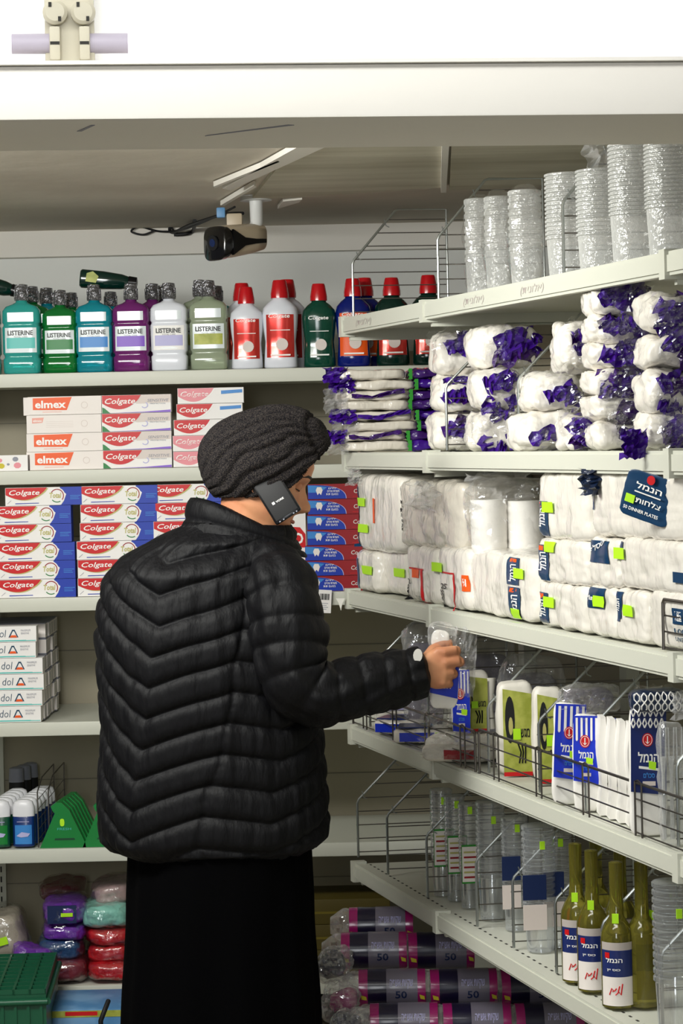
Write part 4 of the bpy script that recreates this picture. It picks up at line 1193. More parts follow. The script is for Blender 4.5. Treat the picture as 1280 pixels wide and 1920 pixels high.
# ---- third shelf: white bags of cups and plates ---------------------------------------
GB = 'white bags of cups and plates on the third shelf'
def rbag(x0, x1, y0, y1, lab, labels=(), depth=0.20, c=0.012, e=9, lump=0.005, seed=0, m='bag_white', zs=None, group=GB, texts=(), stick=(), name='bag_of_cups', flaps=()):
    ym = (y0+(y1 or y0+80))/2
    t0, _ = onR(x0, ym, c); t1, _ = onR(x1, ym, c)
    tm = (t0+t1)/2
    k0 = W(0, y0, R(tm, c).y); xm = (x0+x1)/2
    zt = W(xm, y0, R(tm, c).y).z
    zb = zs+0.001 if zs is not None else W(xm, y1, R(tm, c).y).z
    w = t1-t0+0.004; h = zt-zb
    b, bvh = pillow(w, depth, h+0.006, e, lump, seed, 22, m)
    root = thing(name, lab, 'bag', R(tm, c, zb), AX, group)
    # local x along the shelf, local +y into the shelf
    b.build('wrapped_stack', root, (0, 0, 0), 0, True, 180)
    def X(px): return onR(px, ym, c)[0]-tm
    def Z(py): return W(xm, py, R(tm, c).y).z-zb
    lb = MB()
    for (a, a1, q0, q1, mm) in labels: decal(lb, bvh, [(X(a), Z(q1)), (X(a1), Z(q1)), (X(a1), Z(q0)), (X(a), Z(q0))], mm)
    for (s, a, a1, q0, q1, mm, rot) in texts:
        ww = X(a1)-X(a); hh = Z(q0)-Z(q1)
        if rot == 90: dtext(lb, bvh, s, X(a1), Z(q1), hh, ww, mm, 0.003, 90)
        else: dtext(lb, bvh, s, X(a), Z(q1), ww, hh, mm, 0.003, rot)
    if labels or texts: lb.build('printed_label', root, angle=180)
    for (a, q) in stick:
        sb = MB(); x_, z_ = X(a), Z(q)
        wx = (X(a+9)-X(a-9))/2
        decal(sb, bvh, [(x_-wx, z_-0.010), (x_+wx, z_-0.010), (x_+wx, z_+0.010), (x_-wx, z_+0.010)], 'sticker', 0.004, 2)
        sb.build('price_sticker', root)
    for (a, q, fw, fh, mm, sd) in flaps:
        cb = crumple(fw, fh, 0.012, sd, mm); cb.build('film_flap', root, (X(a), -0.010, Z(q)), angle=25)
    return root
# face texts are Hebrew shop labels, set right to left
HN = 'הנמל'[::-1]
rbag(664, 704, 1036, None, 'small white bag at the left end of the third shelf, bottom one', [(664, 673, 1048, 1105, 'label_navy')], zs=RZ[2], seed=1, stick=[(690, 1068)])
rbag(664, 746, 893, 1037, 'tall white bag at the left end of the third shelf, on top', [(664, 671, 914, 978, 'label_navy'), (664, 671, 990, 1030, 'label_navy')], seed=2, stick=[(677, 943), (681, 993)], flaps=[(672, 893, 0.12, 0.05, 'clear_film_dense', 3)])
def redlabel(x, y):
    return [(x, x+28, y, y+3, 'ink_red'), (x+26, x+29, y, y+50, 'ink_red')]
rbag(742, 858, 905, 1030, 'big clear-wrapped bag with a red-edged band, upper left', [(700, 703, 940, 990, 'ink_orange')], seed=3, m='bag_white_warm', lump=0.008, flaps=[(800, 930, 0.22, 0.07, 'clear_film_dense', 5)],
     texts=[('FOR COLD', 744, 752, 940, 1000, 'ink_black', 90)])
rbag(700, 764, 1030, None, 'white bag under the big clear-wrapped one, red lettering', [(712, 716, 1045, 1095, 'ink_pink')], zs=RZ[2], seed=4, stick=[(749, 1071)], texts=[('PLATES', 705, 711, 1050, 1110, 'ink_red', 90)], c=0.035)
rbag(757, 822, 1028, None, 'white bag reading 12 with red outline', [(768, 794, 1066, 1069, 'ink_red'), (790, 793, 1069, 1126, 'ink_red'), (776, 792, 1128, 1131, 'ink_red'), (772, 786, 1068, 1085, 'ink_orange')], zs=RZ[2], seed=5,
     texts=[('12', 760, 770, 1088, 1098, 'ink_black', 0), ('CLASS', 758, 764, 1100, 1130, 'ink_black', 90), ('PLATES', 778, 790, 1118, 1124, 'ink_black', 0)], c=0.008)
rbag(818, 876, 1030, None, 'white bag reading 25 with red outline', [(826, 850, 1074, 1077, 'ink_red'), (848, 851, 1077, 1145, 'ink_red'), (866, 874, 1075, 1105, 'ink_orange'), (867, 872, 1082, 1096, 'ink_white')], zs=RZ[2], seed=6, stick=[(821, 1067)],
     texts=[('25', 828, 838, 1096, 1106, 'ink_black', 0), ('CLASS', 826, 833, 1108, 1145, 'ink_black', 90)], c=0.004)
rbag(873, 1000, 1040, None, 'broad white bag with a navy strip of lettering, in front of the cup rolls', [(950, 972, 1042, 1092, 'label_navy'), (953, 974, 1096, 1152, 'label_navy'), (954, 968, 1044, 1050, 'ink_orange'), (956, 968, 1098, 1106, 'ink_orange')], zs=RZ[2], seed=7, stick=[(973, 1070), (965, 1145)],
     texts=[(HN, 955, 968, 1054, 1086, 'ink_white', 90), (HN, 957, 970, 1110, 1146, 'ink_white', 90)], lump=0.006)
# white cup rolls standing in clear film above it
cr_ = thing('cup_roll', 'rolls of white foam cups in clear film with a crumpled clear top', 'cups', R(onR(948, 1000, 0.09)[0], 0.09, zat(948, 1040, onR(948, 1000, 0.09)[0])+0.004), CA, None)
for k, (x, y, h) in enumerate(((-0.035, 0.0, 0.112), (0.040, -0.01, 0.108))):
    b = MB(); pr = [(0.034, 0)]
    for q in range(6): pr += [(0.036+0.001*q, 0.004+q*0.018), (0.0385, 0.014+q*0.018)]
    b.lathe([(r, z*h/0.112) for r, z in pr]+[(0.039, h), (0.030, h)], 'foam_white', 28, (x, y)); b.build('cup_stack', cr_)
b, bv = pillow(0.175, 0.10, 0.165, 4, 0.014, 21, 12, 'clear_film'); b.build('film', cr_, (0.005, -0.055, -0.002), angle=25)
b = crumple(0.16, 0.08, 0.03, 8, 'clear_film_dense', 14); b.build('film_flap', cr_, (-0.01, 0.0, 0.135), angle=25)
for i, (ya, yb, la, sk, lb_) in enumerate(((888, 1016, (941, 1008), (1028, 952), 'topmost white bag of the column with three navy strips'), (1015, 1098, (1024, 1092), (1032, 1027), 'middle white bag of the column with three navy strips'), (1097, None, (1115, 1180), (1030, 1132), 'lowest white bag of the column with three navy strips'))):
    rbag(1002, 1098, ya, yb, lb_, [(1008, 1028, la[0], la[1], 'label_navy'), (1011, 1020, la[0]+2, la[0]+11, 'ink_orange')], zs=RZ[2] if yb is None else None, seed=10+i, stick=[sk], texts=[(HN, 1010, 1024, la[0]+14, la[1]-18, 'ink_white', 90)])
rbag(1096, 1282, 886, 1014, 'big white bag with a large tilted navy label at upper right', [(1106, 1110, 905, 960, 'label_navy')], seed=14, lump=0.007, depth=0.22, flaps=[(1115, 905, 0.08, 0.05, 'navy_film', 6)])
rbag(1100, 1160, 1012, 1104, 'white bag with a crooked navy label, middle row', [(1103, 1142, 1014, 1056, 'label_navy')], seed=15, texts=[('פלסטי', 1108, 1138, 1028, 1040, 'ink_white', 15)])
rbag(1156, 1284, 1014, 1112, 'white bag with a narrow navy strip, middle row beside the divider', [(1158, 1168, 1020, 1052, 'label_navy')], seed=16, stick=[(1163, 1043)])
rbag(1098, 1154, 1102, None, 'white bag reading Plate Plastic on a navy label, bottom row', [(1100, 1132, 1103, 1142, 'label_navy')], zs=RZ[2], seed=17, stick=[(1124, 1128)], texts=[('Plate', 1102, 1122, 1118, 1127, 'ink_white', 0)])
rbag(1150, 1208, 1110, None, 'white bag with a hanging navy tag, bottom row left of the divider', [(1151, 1166, 1112, 1162, 'label_navy'), (1153, 1163, 1162, 1168, 'label_navy')], zs=RZ[2], seed=18, stick=[(1179, 1145)], texts=[(HN, 1154, 1163, 1125, 1150, 'ink_white', 90)])
rbag(1206, 1330, 1112, None, 'white bag behind the divider at the right edge, reading 100', [(1262, 1282, 1140, 1170, 'label_navy'), (1266, 1278, 1146, 1164, 'ink_white'), (1264, 1290, 1072, 1092, 'label_navy')], zs=RZ[2], seed=19, texts=[('100', 1264, 1284, 1178, 1190, 'ink_teal', 0), ('UNITS', 1264, 1284, 1194, 1202, 'ink_teal', 0)], depth=0.24)
# the large tilted label hangs on the camera side of the top bag
b, bv = pillow(0.10, 0.004, 0.082, 7, 0.003, 3, 10, 'label_navy')
b.text(HN, -0.026, 0.052, 0.052, 0.011, -0.004, 'ink_white'); b.box(-0.026, -0.0045, 0.045, 0.026, -0.003, 0.047, 'ink_white')
b.text('צלחות'[::-1], 0.0-0.02, 0.028, 0.050, 0.010, -0.004, 'ink_white'); b.text('50 DINNER PLATES', -0.040, 0.012, 0.07, 0.006, -0.004, 'ink_white')
b.add([(0.0+0.008*cos(k*pi/8), -0.0045, 0.072+0.008*sin(k*pi/8)) for k in range(16)], [list(range(16))], 'ink_red')
b.box(-0.040, -0.0050, 0.024, -0.022, -0.0035, 0.038, 'sticker')
tl, pt = onR(1207, 935, 0.0)
o = b.build('paper_label', None, W(1203, 977, R(1.92, 0).y-0.012), (0, radians(18), radians(-38)))
tag(o, 'large tilted navy label with red seal and lime sticker on the upper right bag', 'label')
# round seal marks on the bag with the band
# ---- second shelf: purple and white packs ----------------------------------------------
GP = 'purple and white disposable tableware packs on the second shelf'
t_l = 0.09
zz = RZ[1]+0.001
hs = [0.026, 0.024, 0.026, 0.025, 0.026, 0.026, 0.026, 0.026]
for i, h in enumerate(hs):
    L = 0.30; sx = rng.uniform(-0.018, 0.012)
    root = thing('napkin_pack', '%s white and purple pack in the pile left on the second shelf' % ordl(7-i, 8), 'pack', R(t_l+rng.uniform(-0.01, 0.01), 0.112+sx, zz), CA+rng.uniform(-0.04, 0.04), GP)
    b, bv = pillow(0.170, 0.14, h, 6, 0.006, 30+i, 12, 'bag_white_warm'); b.build('white_part', root, (-0.050+rng.uniform(-0.01, 0.01), 0, 0), angle=180)
    b, bv = pillow(0.09, 0.13, h*1.02, 4, 0.010, 50+i, 12, 'purple_dark' if i % 3 else 'purple_film'); b.build('purple_end', root, (0.082, -0.004, 0), angle=30)
    b = MB(); 
    for q in range(5): b.poly([(0.030+0.004*(q % 2), h*q/5), (0.041, h*q/5), (0.041, h*(q+1)/5), (0.030+0.003*((q+1) % 2), h*(q+1)/5)], -0.0035, 'label_green')
    b.build('green_edge', root)
    b = crumple(0.07, h*1.5, 0.014, 60+i, 'purple_film' if i in (1, 3, 6, 7) else 'clear_film_dense', 8); b.build('film_end', root, (-0.145, 0.0, h*0.5), angle=20)
    if i in (1, 3, 5):
        b = MB(); ribbon(b, [(-0.11, -0.006, h*0.5), (-0.06, -0.008, h*0.3), (-0.02, -0.007, h*0.7), (0.02, -0.006, h*0.9)], 0.010, 'purple_film' if i == 3 else 'purple_dark', 70+i); b.build('purple_tie', root, angle=20)
    zz += h*0.97
def purple_pack(px, py0, py1, w, c, lab, seed, ribs, z=None, group=GP, dpt=0.14, m='bag_white', yaw=0.0, flaps=2):
    t, p = onR(px, (py0+py1)/2, c)
    Y = R(t, c).y; zt = W(px, py0, Y).z; zb = (z+0.001) if z is not None else W(px, py1, Y).z
    root = thing('tableware_pack', lab, 'pack', R(t, c, zb), CA+yaw, group)
    h = zt-zb
    b, bv = pillow(w, dpt, h, 4, 0.012, seed, 14, m); b.build('white_stack', root, angle=180)
    r = random.Random(seed)
    for k in range(ribs):
        b = MB(); x = r.uniform(-0.42, 0.2)*w; z_ = r.uniform(0.12, 0.9)*h; pts = []
        for q in range(4):
            hp, ok = hit(bv, max(-w*0.47, min(w*0.47, x)), max(0.004, min(h-0.004, z_)), 0.009)
            pts.append(hp); x += r.uniform(0.012, 0.036)*w/0.12; z_ += r.uniform(-0.022, 0.022)
        ribbon(b, pts, r.uniform(0.020, 0.034), 'purple_film' if r.random() < 0.75 else 'purple_dark', seed*9+k, 0.008)
        b.build('purple_tie', root, angle=15)
    for k in range(flaps):
        b = crumple(r.uniform(0.06, 0.10), r.uniform(0.04, 0.07), 0.014, seed*5+k, 'clear_film', 9); b.build('film_flap', root, (r.uniform(-0.4, 0.4)*w, -0.016, r.uniform(0.2, 0.9)*h), angle=20)
    return root
# behind the dividers
Z2 = RZ[1]
for i, (px, a, b_, w, c, z, rb) in enumerate(((862, 770, 842, 0.12, 0.08, Z2, 5), (868, 700, 772, 0.12, 0.09, None, 5), (872, 622, 702, 0.13, 0.10, None, 5),
      (935, 768, 842, 0.11, 0.07, Z2, 5), (938, 690, 770, 0.11, 0.08, None, 5), (950, 606, 692, 0.15, 0.11, None, 4))):
    purple_pack(px, a, b_, w, c, ['bottom', 'middle', 'top'][i % 3]+' purple-flecked pack '+('right behind the first divider of the second shelf' if i < 3 else 'between the two dividers of the second shelf'), 100+i, rb, z)
for i, (px, a, b_, w, c, z, rb) in enumerate(((1040, 770, 843, 0.16, 0.07, Z2, 4), (1045, 695, 772, 0.13, 0.08, None, 3), (1085, 600, 697, 0.07, 0.05, None, 3), (1095, 780, 843, 0.07, 0.03, Z2, 4))):
    purple_pack(px, a, b_, w, c, ['lower white pack', 'upper white pack', 'tall narrow crumpled pack', 'small crumpled pack'][i]+' between the second divider and the purple-tied column', 110+i, rb, z)
ys = [530, 590, 640, 690, 740, 790, 844]
for i in range(6):
    purple_pack(1172, ys[i], ys[i+1], 0.118, 0.065, '%s white pack with bright purple ties in the big column' % ordl(i, 6), 120+i, 4, Z2 if i == 5 else None, 'white packs with bright purple ties')
ys = [545, 620, 690, 770, 846]
for i in range(4):
    purple_pack(1268, ys[i], ys[i+1], 0.10, 0.05, '%s purple-tied pack in the column cut by the right edge' % ordl(i, 4), 130+i, 4, Z2 if i == 3 else None, 'white packs with bright purple ties')
# one pack end hanging over the rail
t, p = onR(1200, 830, -0.008); b = crumple(0.05, 0.055, 0.012, 77, 'purple_film', 9); 
b2 = MB(); 
o = b.build('purple_wrapper', None, R(t, -0.02, RZ[1]+0.012), CA, angle=20); tag(o, 'crumpled purple wrapper end hanging over the second rail near the right', 'wrapper')

# ---- top shelf: clear and frosted cup stacks ----------------------------------------------
def cup_stack(px, py0, rad, c, lab, group, m, n=12, z=RZ[0], taper=0.85, name='cup_stack', wrap=None, py1=None):
    t, p = onR(px, py0+100, c); Y = R(t, c).y
    h = W(px, py0, Y).z-z-0.001
    root = thing(name, lab, 'cups', R(t, c, z+0.001), CA, group)
    b = MB(); pr = [(rad*0.5, 0), (rad*taper, 0.001)]
    body = h*0.35
    pr += [(rad*(taper+(1-taper)*0.6), body)]
    for k in range(n):
        zz_ = body+(h-body)*k/n; dz = (h-body)/n
        pr += [(rad*0.93, zz_+dz*0.1), (rad, zz_+dz*0.25), (rad, zz_+dz*0.75), (rad*0.93, zz_+dz*0.9)]
    pr += [(rad*0.6, h)]
    b.lathe(pr, m, 32); b.build('cups', root)
    if wrap:
        b, bv = pillow(rad*2.25, rad*2.2, h*1.06, 3.2, 0.008, int(px), 12, wrap); b.build('film', root, (0, -rad*1.1, 0), angle=25)
    return root
GC = 'clear cup stacks on the top shelf'
for i, (px, y) in enumerate(((897, 372), (935, 368), (985, 356))):
    cup_stack(px, y, 0.030+0.004*(i == 2), 0.10-0.015*i, ['left', 'middle', 'right'][i]+' of the three clear cup sleeves between the wire dividers, top shelf', GC, 'cup_frosted', 9, wrap='clear_film')
cup_stack(1066, 325, 0.045, 0.060, 'frosted bubbly cup stack left of the second tall stack, top shelf', GC, 'cup_frosted', 16)
cup_stack(1125, 318, 0.045, 0.085, 'frosted cup stack behind the last divider of the top shelf', GC, 'cup_frosted', 16)
cup_stack(1190, 240, 0.048, 0.07, 'very tall white cup stack reaching the beam at upper right', GC, 'cup_frosted', 22)
cup_stack(1262, 232, 0.050, 0.06, 'very tall white cup stack cut by the right edge', GC, 'cup_frosted', 22)
t, p = onR(1135, 300, 0.09); b = crumple(0.10, 0.10, 0.03, 12, 'clear_film_dense', 12)
o = b.build('clear_wrapper', None, W(1140, 290, R(t, 0.09).y), CA, angle=25); tag(o, 'clump of clear wrapping hanging beside the very tall cup stack', 'wrapper')

# ---- fourth shelf: cutlery packs -----------------------------------------------------------
Z4 = RZ[3]
mat('print_royal', '#1a35c8', 0.28, coat=0.4)
mat('print_navy', '#1a2a66', 0.28, coat=0.4)
def seal(b, x, z, r, y):
    b.add([(x+r*0.8*cos(k*pi/10), y, z+r*sin(k*pi/10)) for k in range(20)], [list(range(20))], 'ink_red')
    for k in range(20):
        a0, a1 = k*pi/10, (k+1)*pi/10
        b.poly([(x+q*0.8*cos(a), z+q*sin(a)) for q, a in ((r*0.84, a0), (r*0.84, a1), (r*0.76, a1), (r*0.76, a0))], y-0.0004, 'ink_white')
    b.box(x-r*0.07, y-0.0006, z-r*0.5, x+r*0.07, y, z+r*0.55, 'ink_white')
    b.poly([(x-r*0.4, z-r*0.15), (x, z-r*0.6), (x+r*0.4, z-r*0.15), (x, z-r*0.42)], y-0.0005, 'ink_white')
def cutlery_pack(px, py0, py1, w, c, lab, blue='print_royal', stripes=True, yaw=0.2, lean=0.0, white=0.45, z=Z4, group='blue and white cutlery packs'):
    t, p = onR(px, (py0+py1)/2, c); Y = R(t, c).y
    h = W(px, py0, Y).z-z-0.001
    root = thing('cutlery_pack', lab, 'cutlery pack', R(t, c, z+0.001), (0, lean, CA+yaw), group)
    b, bv = pillow(w, 0.022, h, 7, 0.003, int(px), 10, 'foam_white'); b.build('cutlery', root, angle=180)
    lb = MB(); z0 = h*white
    lb.add([(-w*0.47, -0.003, z0), (w*0.47, -0.003, z0-0.006), (w*0.47, -0.003, h*0.99), (-w*0.47, -0.003, h*0.99)], [(0, 1, 2, 3)], blue)
    H = h-z0
    if stripes:
        for k in range(5):
            x = -w*0.38+k*w*0.18
            lb.poly([(x, z0+H*0.62), (x+w*0.04, z0+H*0.60), (x+w*0.08, z0+H*0.62), (x+w*0.08, h*0.97), (x, h*0.97)], -0.0036, 'ink_white')
    else:
        for k in range(6):
            for j in range(2):
                x = -w*0.40+k*w*0.15; zz_ = z0+H*(0.74+0.13*j)
                for s in (-1, 1):
                    lb.tube([(x, -0.0036, zz_), (x+s*w*0.05, -0.0036, zz_+H*0.05), (x, -0.0036, zz_+H*0.11)], 0.0014, 'ink_white', 4)
    seal(lb, -0.002, z0+H*0.60, 0.012, -0.0042)
    lb.text(HN, -w*0.28, z0+H*0.34, w*0.55, H*0.12, -0.0036, 'ink_white')
    lb.poly([(-w*0.26, z0+H*0.30), (w*0.26, z0+H*0.27), (w*0.26, z0+H*0.24), (-w*0.26, z0+H*0.27)], -0.0036, 'ink_white')
    lb.text('סכו"ם'[::-1], -w*0.14, z0+H*0.16, w*0.30, H*0.06, -0.0036, 'ink_lightblue')
    lb.box(-w*0.16, -0.0038, z0+H*0.07, w*0.18, -0.003, z0+H*0.12, 'ink_pale')
    lb.build('printed_header', root)
    sb = MB(); sb.poly([(0.0, z0+H*0.27), (0.012, z0+H*0.25), (0.013, z0+H*0.34), (0.0, z0+H*0.36)], -0.0046, 'sticker'); sb.build('price_sticker', root)
    b = crumple(w*1.1, 0.05, 0.02, int(px), 'clear_film', 10); b.build('film_top', root, (0.01, 0.005, h+0.012), angle=25)
    return root
cutlery_pack(1062, 1318, 1508, 0.062, 0.030, 'royal-blue striped cutlery pack, left one behind the fence', yaw=-0.1, lean=radians(3), white=0.27)
cutlery_pack(1097, 1340, 1530, 0.050, 0.030, 'royal-blue striped cutlery pack partly behind a wire divider', yaw=-0.25, lean=radians(1), white=0.32)
cutlery_pack(1213, 1322, 1560, 0.066, 0.030, 'navy cutlery pack with leaf pattern near the right edge', 'print_navy', False, yaw=-0.1, lean=radians(1), white=0.34)
# stacks of white cutlery seen edge-on between the blue packs
for i, px in enumerate((1122, 1140, 1158, 1176)):
    t, p = onR(px, 1430, 0.035); Y = R(t, 0.035).y; h = W(px, 1345+4*i, Y).z-Z4-0.001
    root = thing('cutlery_pack', ['first', 'second', 'third', 'fourth'][i]+' edge-on white cutlery pack between the blue and the navy pack', 'cutlery pack', R(t, 0.045, Z4+0.001), CA-0.1, 'edge-on white cutlery packs')
    b = MB(); rings = []
    for k in range(13):
        u = k/12; hw = 0.0088*(1-0.55*abs(sin(u*pi*1.5))**2)+0.001
        rings.append([(-hw, 0, u*h), (hw, 0, u*h), (hw, 0.05, u*h), (-hw, 0.05, u*h)])
    b.loft(rings, 'foam_white'); b.build('cutlery', root, angle=60)
    if i in (1, 3):
        b = MB(); b.box(0.0085, 0.004, h*0.30, 0.0120, 0.05, h*0.98, 'print_royal' if i == 1 else 'print_navy'); b.build('card_edge', root)
b = MB(); 
root = thing('cutlery_pack', 'clear pack of transparent forks right of the navy cutlery pack', 'cutlery pack', R(onR(1262, 1450, 0.03)[0], 0.03, Z4+0.001), CA, None)
b, bv = pillow(0.045, 0.03, 0.21, 6, 0.004, 5, 10, 'clear_film_dense'); b.build('film', root, angle=30)
for k in range(3):
    b = MB(); x = -0.014+k*0.014
    b.tube([(x, 0.015, 0.01), (x, 0.014, 0.12), (x, 0.012, 0.15)], [0.004, 0.003, 0.006], 'cup_frost', 6)
    b.tube([(x-0.004, 0.012, 0.15), (x-0.005, 0.010, 0.20)], 0.0015, 'cup_frost', 5); b.tube([(x+0.004, 0.012, 0.15), (x+0.005, 0.010, 0.20)], 0.0015, 'cup_frost', 5)
    b.build('fork', root)
# patterned pack lying on top
root = thing('patterned_pack', 'navy and white leaf-patterned pack lying above the navy cutlery pack', 'pack', W(1240, 1338, R(onR(1240, 1320, 0.03)[0], 0.03).y), CA, None)
b, bv = pillow(0.095, 0.06, 0.040, 4, 0.006, 9, 12, 'navy_film'); b.build('wrapper', root, angle=40)
b = MB()
for k in range(8):
    x = -0.042+k*0.012
    for s in (-1, 1): 
        pts = [hit(bv, x+s*0.005*sin(q*pi/3), 0.003+q*0.0055, 0.001)[0] for q in range(7)]
        b.tube(pts, 0.0013, 'ink_white', 4)
b.build('leaf_pattern', root)
b = crumple(0.05, 0.05, 0.02, 91, 'clear_film_dense', 10); b.build('film_flap', root, (0.035, -0.02, 0.015), angle=25)
# olive printed packs with trays
def olive(px, py0, py1, w, c, lab, yaw, zb=None, foot=False):
    t, p = onR(px, (py0+py1)/2, c); Y = R(t, c).y
    z0 = W(px, py1, Y).z if zb is None else zb+0.001
    h = W(px, py0, Y).z-z0
    root = thing('tray_pack', lab, 'pack', R(t, c, z0), (0, 0, CA+yaw), 'olive-printed tray packs')
    b, bv = pillow(w, 0.05, h*1.03, 6, 0.004, int(px)+1, 10, 'tray_white'); b.build('trays', root, angle=180)
    lb = MB(); lb.poly([(-w*0.36, h*0.04), (w*0.40, h*0.0+0.004), (w*0.40, h*0.90), (-w*0.36, h*0.96)], -0.0036, 'ink_olive')
    lb.poly([(-w*0.18+w*0.13*cos(k*pi/8), h*0.62+h*0.26*sin(k*pi/8)) for k in range(16)], -0.0042, 'ink_black')
    lb.poly([(-w*0.16+w*0.06*cos(k*pi/6), h*0.55+h*0.10*sin(k*pi/6)) for k in range(12)], -0.0046, 'ink_gold')
    for k in range(3): lb.tube([(w*0.05+k*w*0.08, -0.004, h*0.14), (w*0.10+k*w*0.06, -0.004, h*0.26), (w*0.02+k*w*0.1, -0.004, h*0.36)], 0.0016, 'ink_black', 4)
    lb.text('מגש'[::-1], w*0.10, h*0.42, w*0.24, h*0.10, -0.0042, 'ink_black')
    lb.box(-w*0.36, -0.0046, h*0.0, w*0.40, -0.0036, h*0.045, 'ink_red')
    lb.build('printed_card', root)
    sb = MB(); sb.box(-w*0.10, -0.0056, h*0.40, w*0.10, -0.0046, h*0.52, 'sticker'); sb.build('price_sticker', root)
    b = MB(); b.tube([(w*0.53, 0.012, 0.004), (w*0.50, 0.008, h*0.4), (w*0.53, 0.012, h*0.9)], [0.010, 0.006, 0.012], 'tray_white', 10); b.build('tray_rim', root)
    return root
olive(889, 1262, 1362, 0.072, 0.075, 'olive printed tray pack just right of the held package', 0.0, Z4+0.062)
olive(968, 1284, 1440, 0.078, 0.075, 'olive printed tray pack behind the wire divider', -0.05, Z4)
olive(1030, 1294, 1460, 0.066, 0.10, 'olive printed tray pack left of the royal-blue packs', -0.1, Z4)
# blue striped one behind the hand
cutlery_pack(864, 1255, 1372, 0.040, 0.035, 'narrow blue striped pack directly behind the hand', 'print_royal', True, -0.1, 0, 0.05, Z4+0.062)
# white trays lying flat underneath and in front
for i, (px, c, L, yaw, lab) in enumerate(((880, 0.05, 0.20, -0.25, 'white tray stack lying below the olive packs, rear'), (858, 0.02, 0.17, -0.35, 'white tray in clear wrap lying in front below the hand'))):
    t, p = onR(px, 1400, c)
    root = thing('tray_pack', lab, 'pack', R(t, c, Z4+0.001), (0, 0, CA+yaw), 'white trays lying on the fourth shelf')
    b, bv = pillow(L, 0.10, 0.058-0.018*i, 4, 0.004, 200+i, 12, 'tray_white'); b.build('trays', root, angle=180)
    b = MB(); b.box(-0.03, -0.006, 0.010, 0.035, -0.002, 0.030, 'ink_darkred'); b.build('printed_card', root)
    b = crumple(0.14, 0.06, 0.02, 210+i, 'clear_film', 12); b.build('film_flap', root, (-0.02, -0.012, 0.04), angle=25)
for i, (px, c, lab) in enumerate(((742, 0.04, 'blue and white pack lying under the forearm, front'), (790, 0.045, 'blue and white pack lying below the held package'), (765, 0.13, 'pale printed pack lying flat at the left end of the fourth shelf'))):
    t, p = onR(px, 1400, c)
    root = thing('lying_pack', lab, 'pack', R(t, c, Z4+0.001), (0, 0, CA-0.5+0.3*i), 'printed packs lying under the forearm')
    b, bv = pillow(0.13, 0.12, 0.035, 5, 0.005, 220+i, 12, 'bag_white'); b.build('wrapped_stack', root, angle=180)
    b = MB(); b.box(-0.055, 0.0+0.02, 0.0355, 0.02, 0.10, 0.0385, 'print_navy' if i < 2 else 'ink_lilac'); b.box(-0.05, -0.004, 0.008, 0.03, -0.001, 0.028, 'print_royal' if i < 2 else 'ink_lilac')
    b.build('printed_card', root)
    if i < 2:
        sb = MB(); sb.box(0.032, -0.006, 0.008, 0.042, -0.003, 0.028, 'sticker'); sb.build('price_sticker', root)
# clear film bundles hanging in the dark back of the fourth shelf
for i, (px, py, w, h, c, lab) in enumerate(((800, 1190, 0.11, 0.06, 0.12, 'lilac clear bag above the hand'), (910, 1225, 0.16, 0.07, 0.20, 'dark clear bags stacked behind the olive packs'), (1110, 1320, 0.12, 0.06, 0.12, 'clump of clear film above the blue cutlery packs'), (1000, 1250, 0.15, 0.05, 0.22, 'dark clear bag deep under the third shelf'))):
    t, p = onR(px, py, c); base = W(px, py+20, R(t, c).y)
    if i != 2: h = base.z+h-Z4-0.001; base.z = Z4+0.001
    root = thing('clear_bag', lab, 'bag', base, CA, 'clear bags')
    b, bv = pillow(w, 0.07, h, 4, 0.012, 230+i, 14, 'clear_film_dense'); b.build('film', root, angle=25)
    b, bv = pillow(w*0.8, 0.04, h*0.8, 5, 0.006, 240+i, 10, 'roll_grey'); b.build('contents', root, (0, 0.015, 0.002))

# ---- held package -----------------------------------------------------------------------
root = thing('held_package', 'clear cutlery package with blue header gripped in the right hand', 'package', W(828, 1330, YP+0.006), (0, radians(4), 0))
h = 0.17
b, bv = pillow(0.060, 0.022, 0.128, 5, 0.004, 300, 12, 'foam_white'); b.build('cutlery', root, (0.002, -0.011, 0), angle=180)
b = MB(); b.poly([(-0.027, 0.035), (0.031, 0.025), (0.031, 0.118), (-0.027, 0.121)], -0.0145, 'print_royal')
for k in range(3): b.poly([(-0.022+k*0.012, 0.098), (-0.016+k*0.012, 0.098), (-0.016+k*0.012, 0.118), (-0.022+k*0.012, 0.118)], -0.0150, 'ink_white')
b.text(HN, -0.020, 0.045, 0.036, 0.014, -0.0150, 'ink_white'); b.build('printed_header', root)
b, bv = pillow(0.066, 0.032, 0.072, 2.6, 0.009, 303, 12, 'clear_film_dense'); b.build('film_top', root, (-0.008, -0.015, 0.112), angle=25)
b, bv = pillow(0.040, 0.016, 0.055, 3, 0.004, 304, 10, 'foam_white'); b.build('cutlery_heads', root, (-0.010, -0.008, 0.112), angle=180)
b = crumple(0.05, 0.15, 0.012, 305, 'clear_film_dense', 12, 0.1); b.build('film_flap', root, (0.042, 0.0, 0.10), angle=25)
b = crumple(0.07, 0.05, 0.02, 306, 'clear_film', 12, 0.1); b.build('film_flap', root, (-0.01, 0.0, -0.012), angle=25)

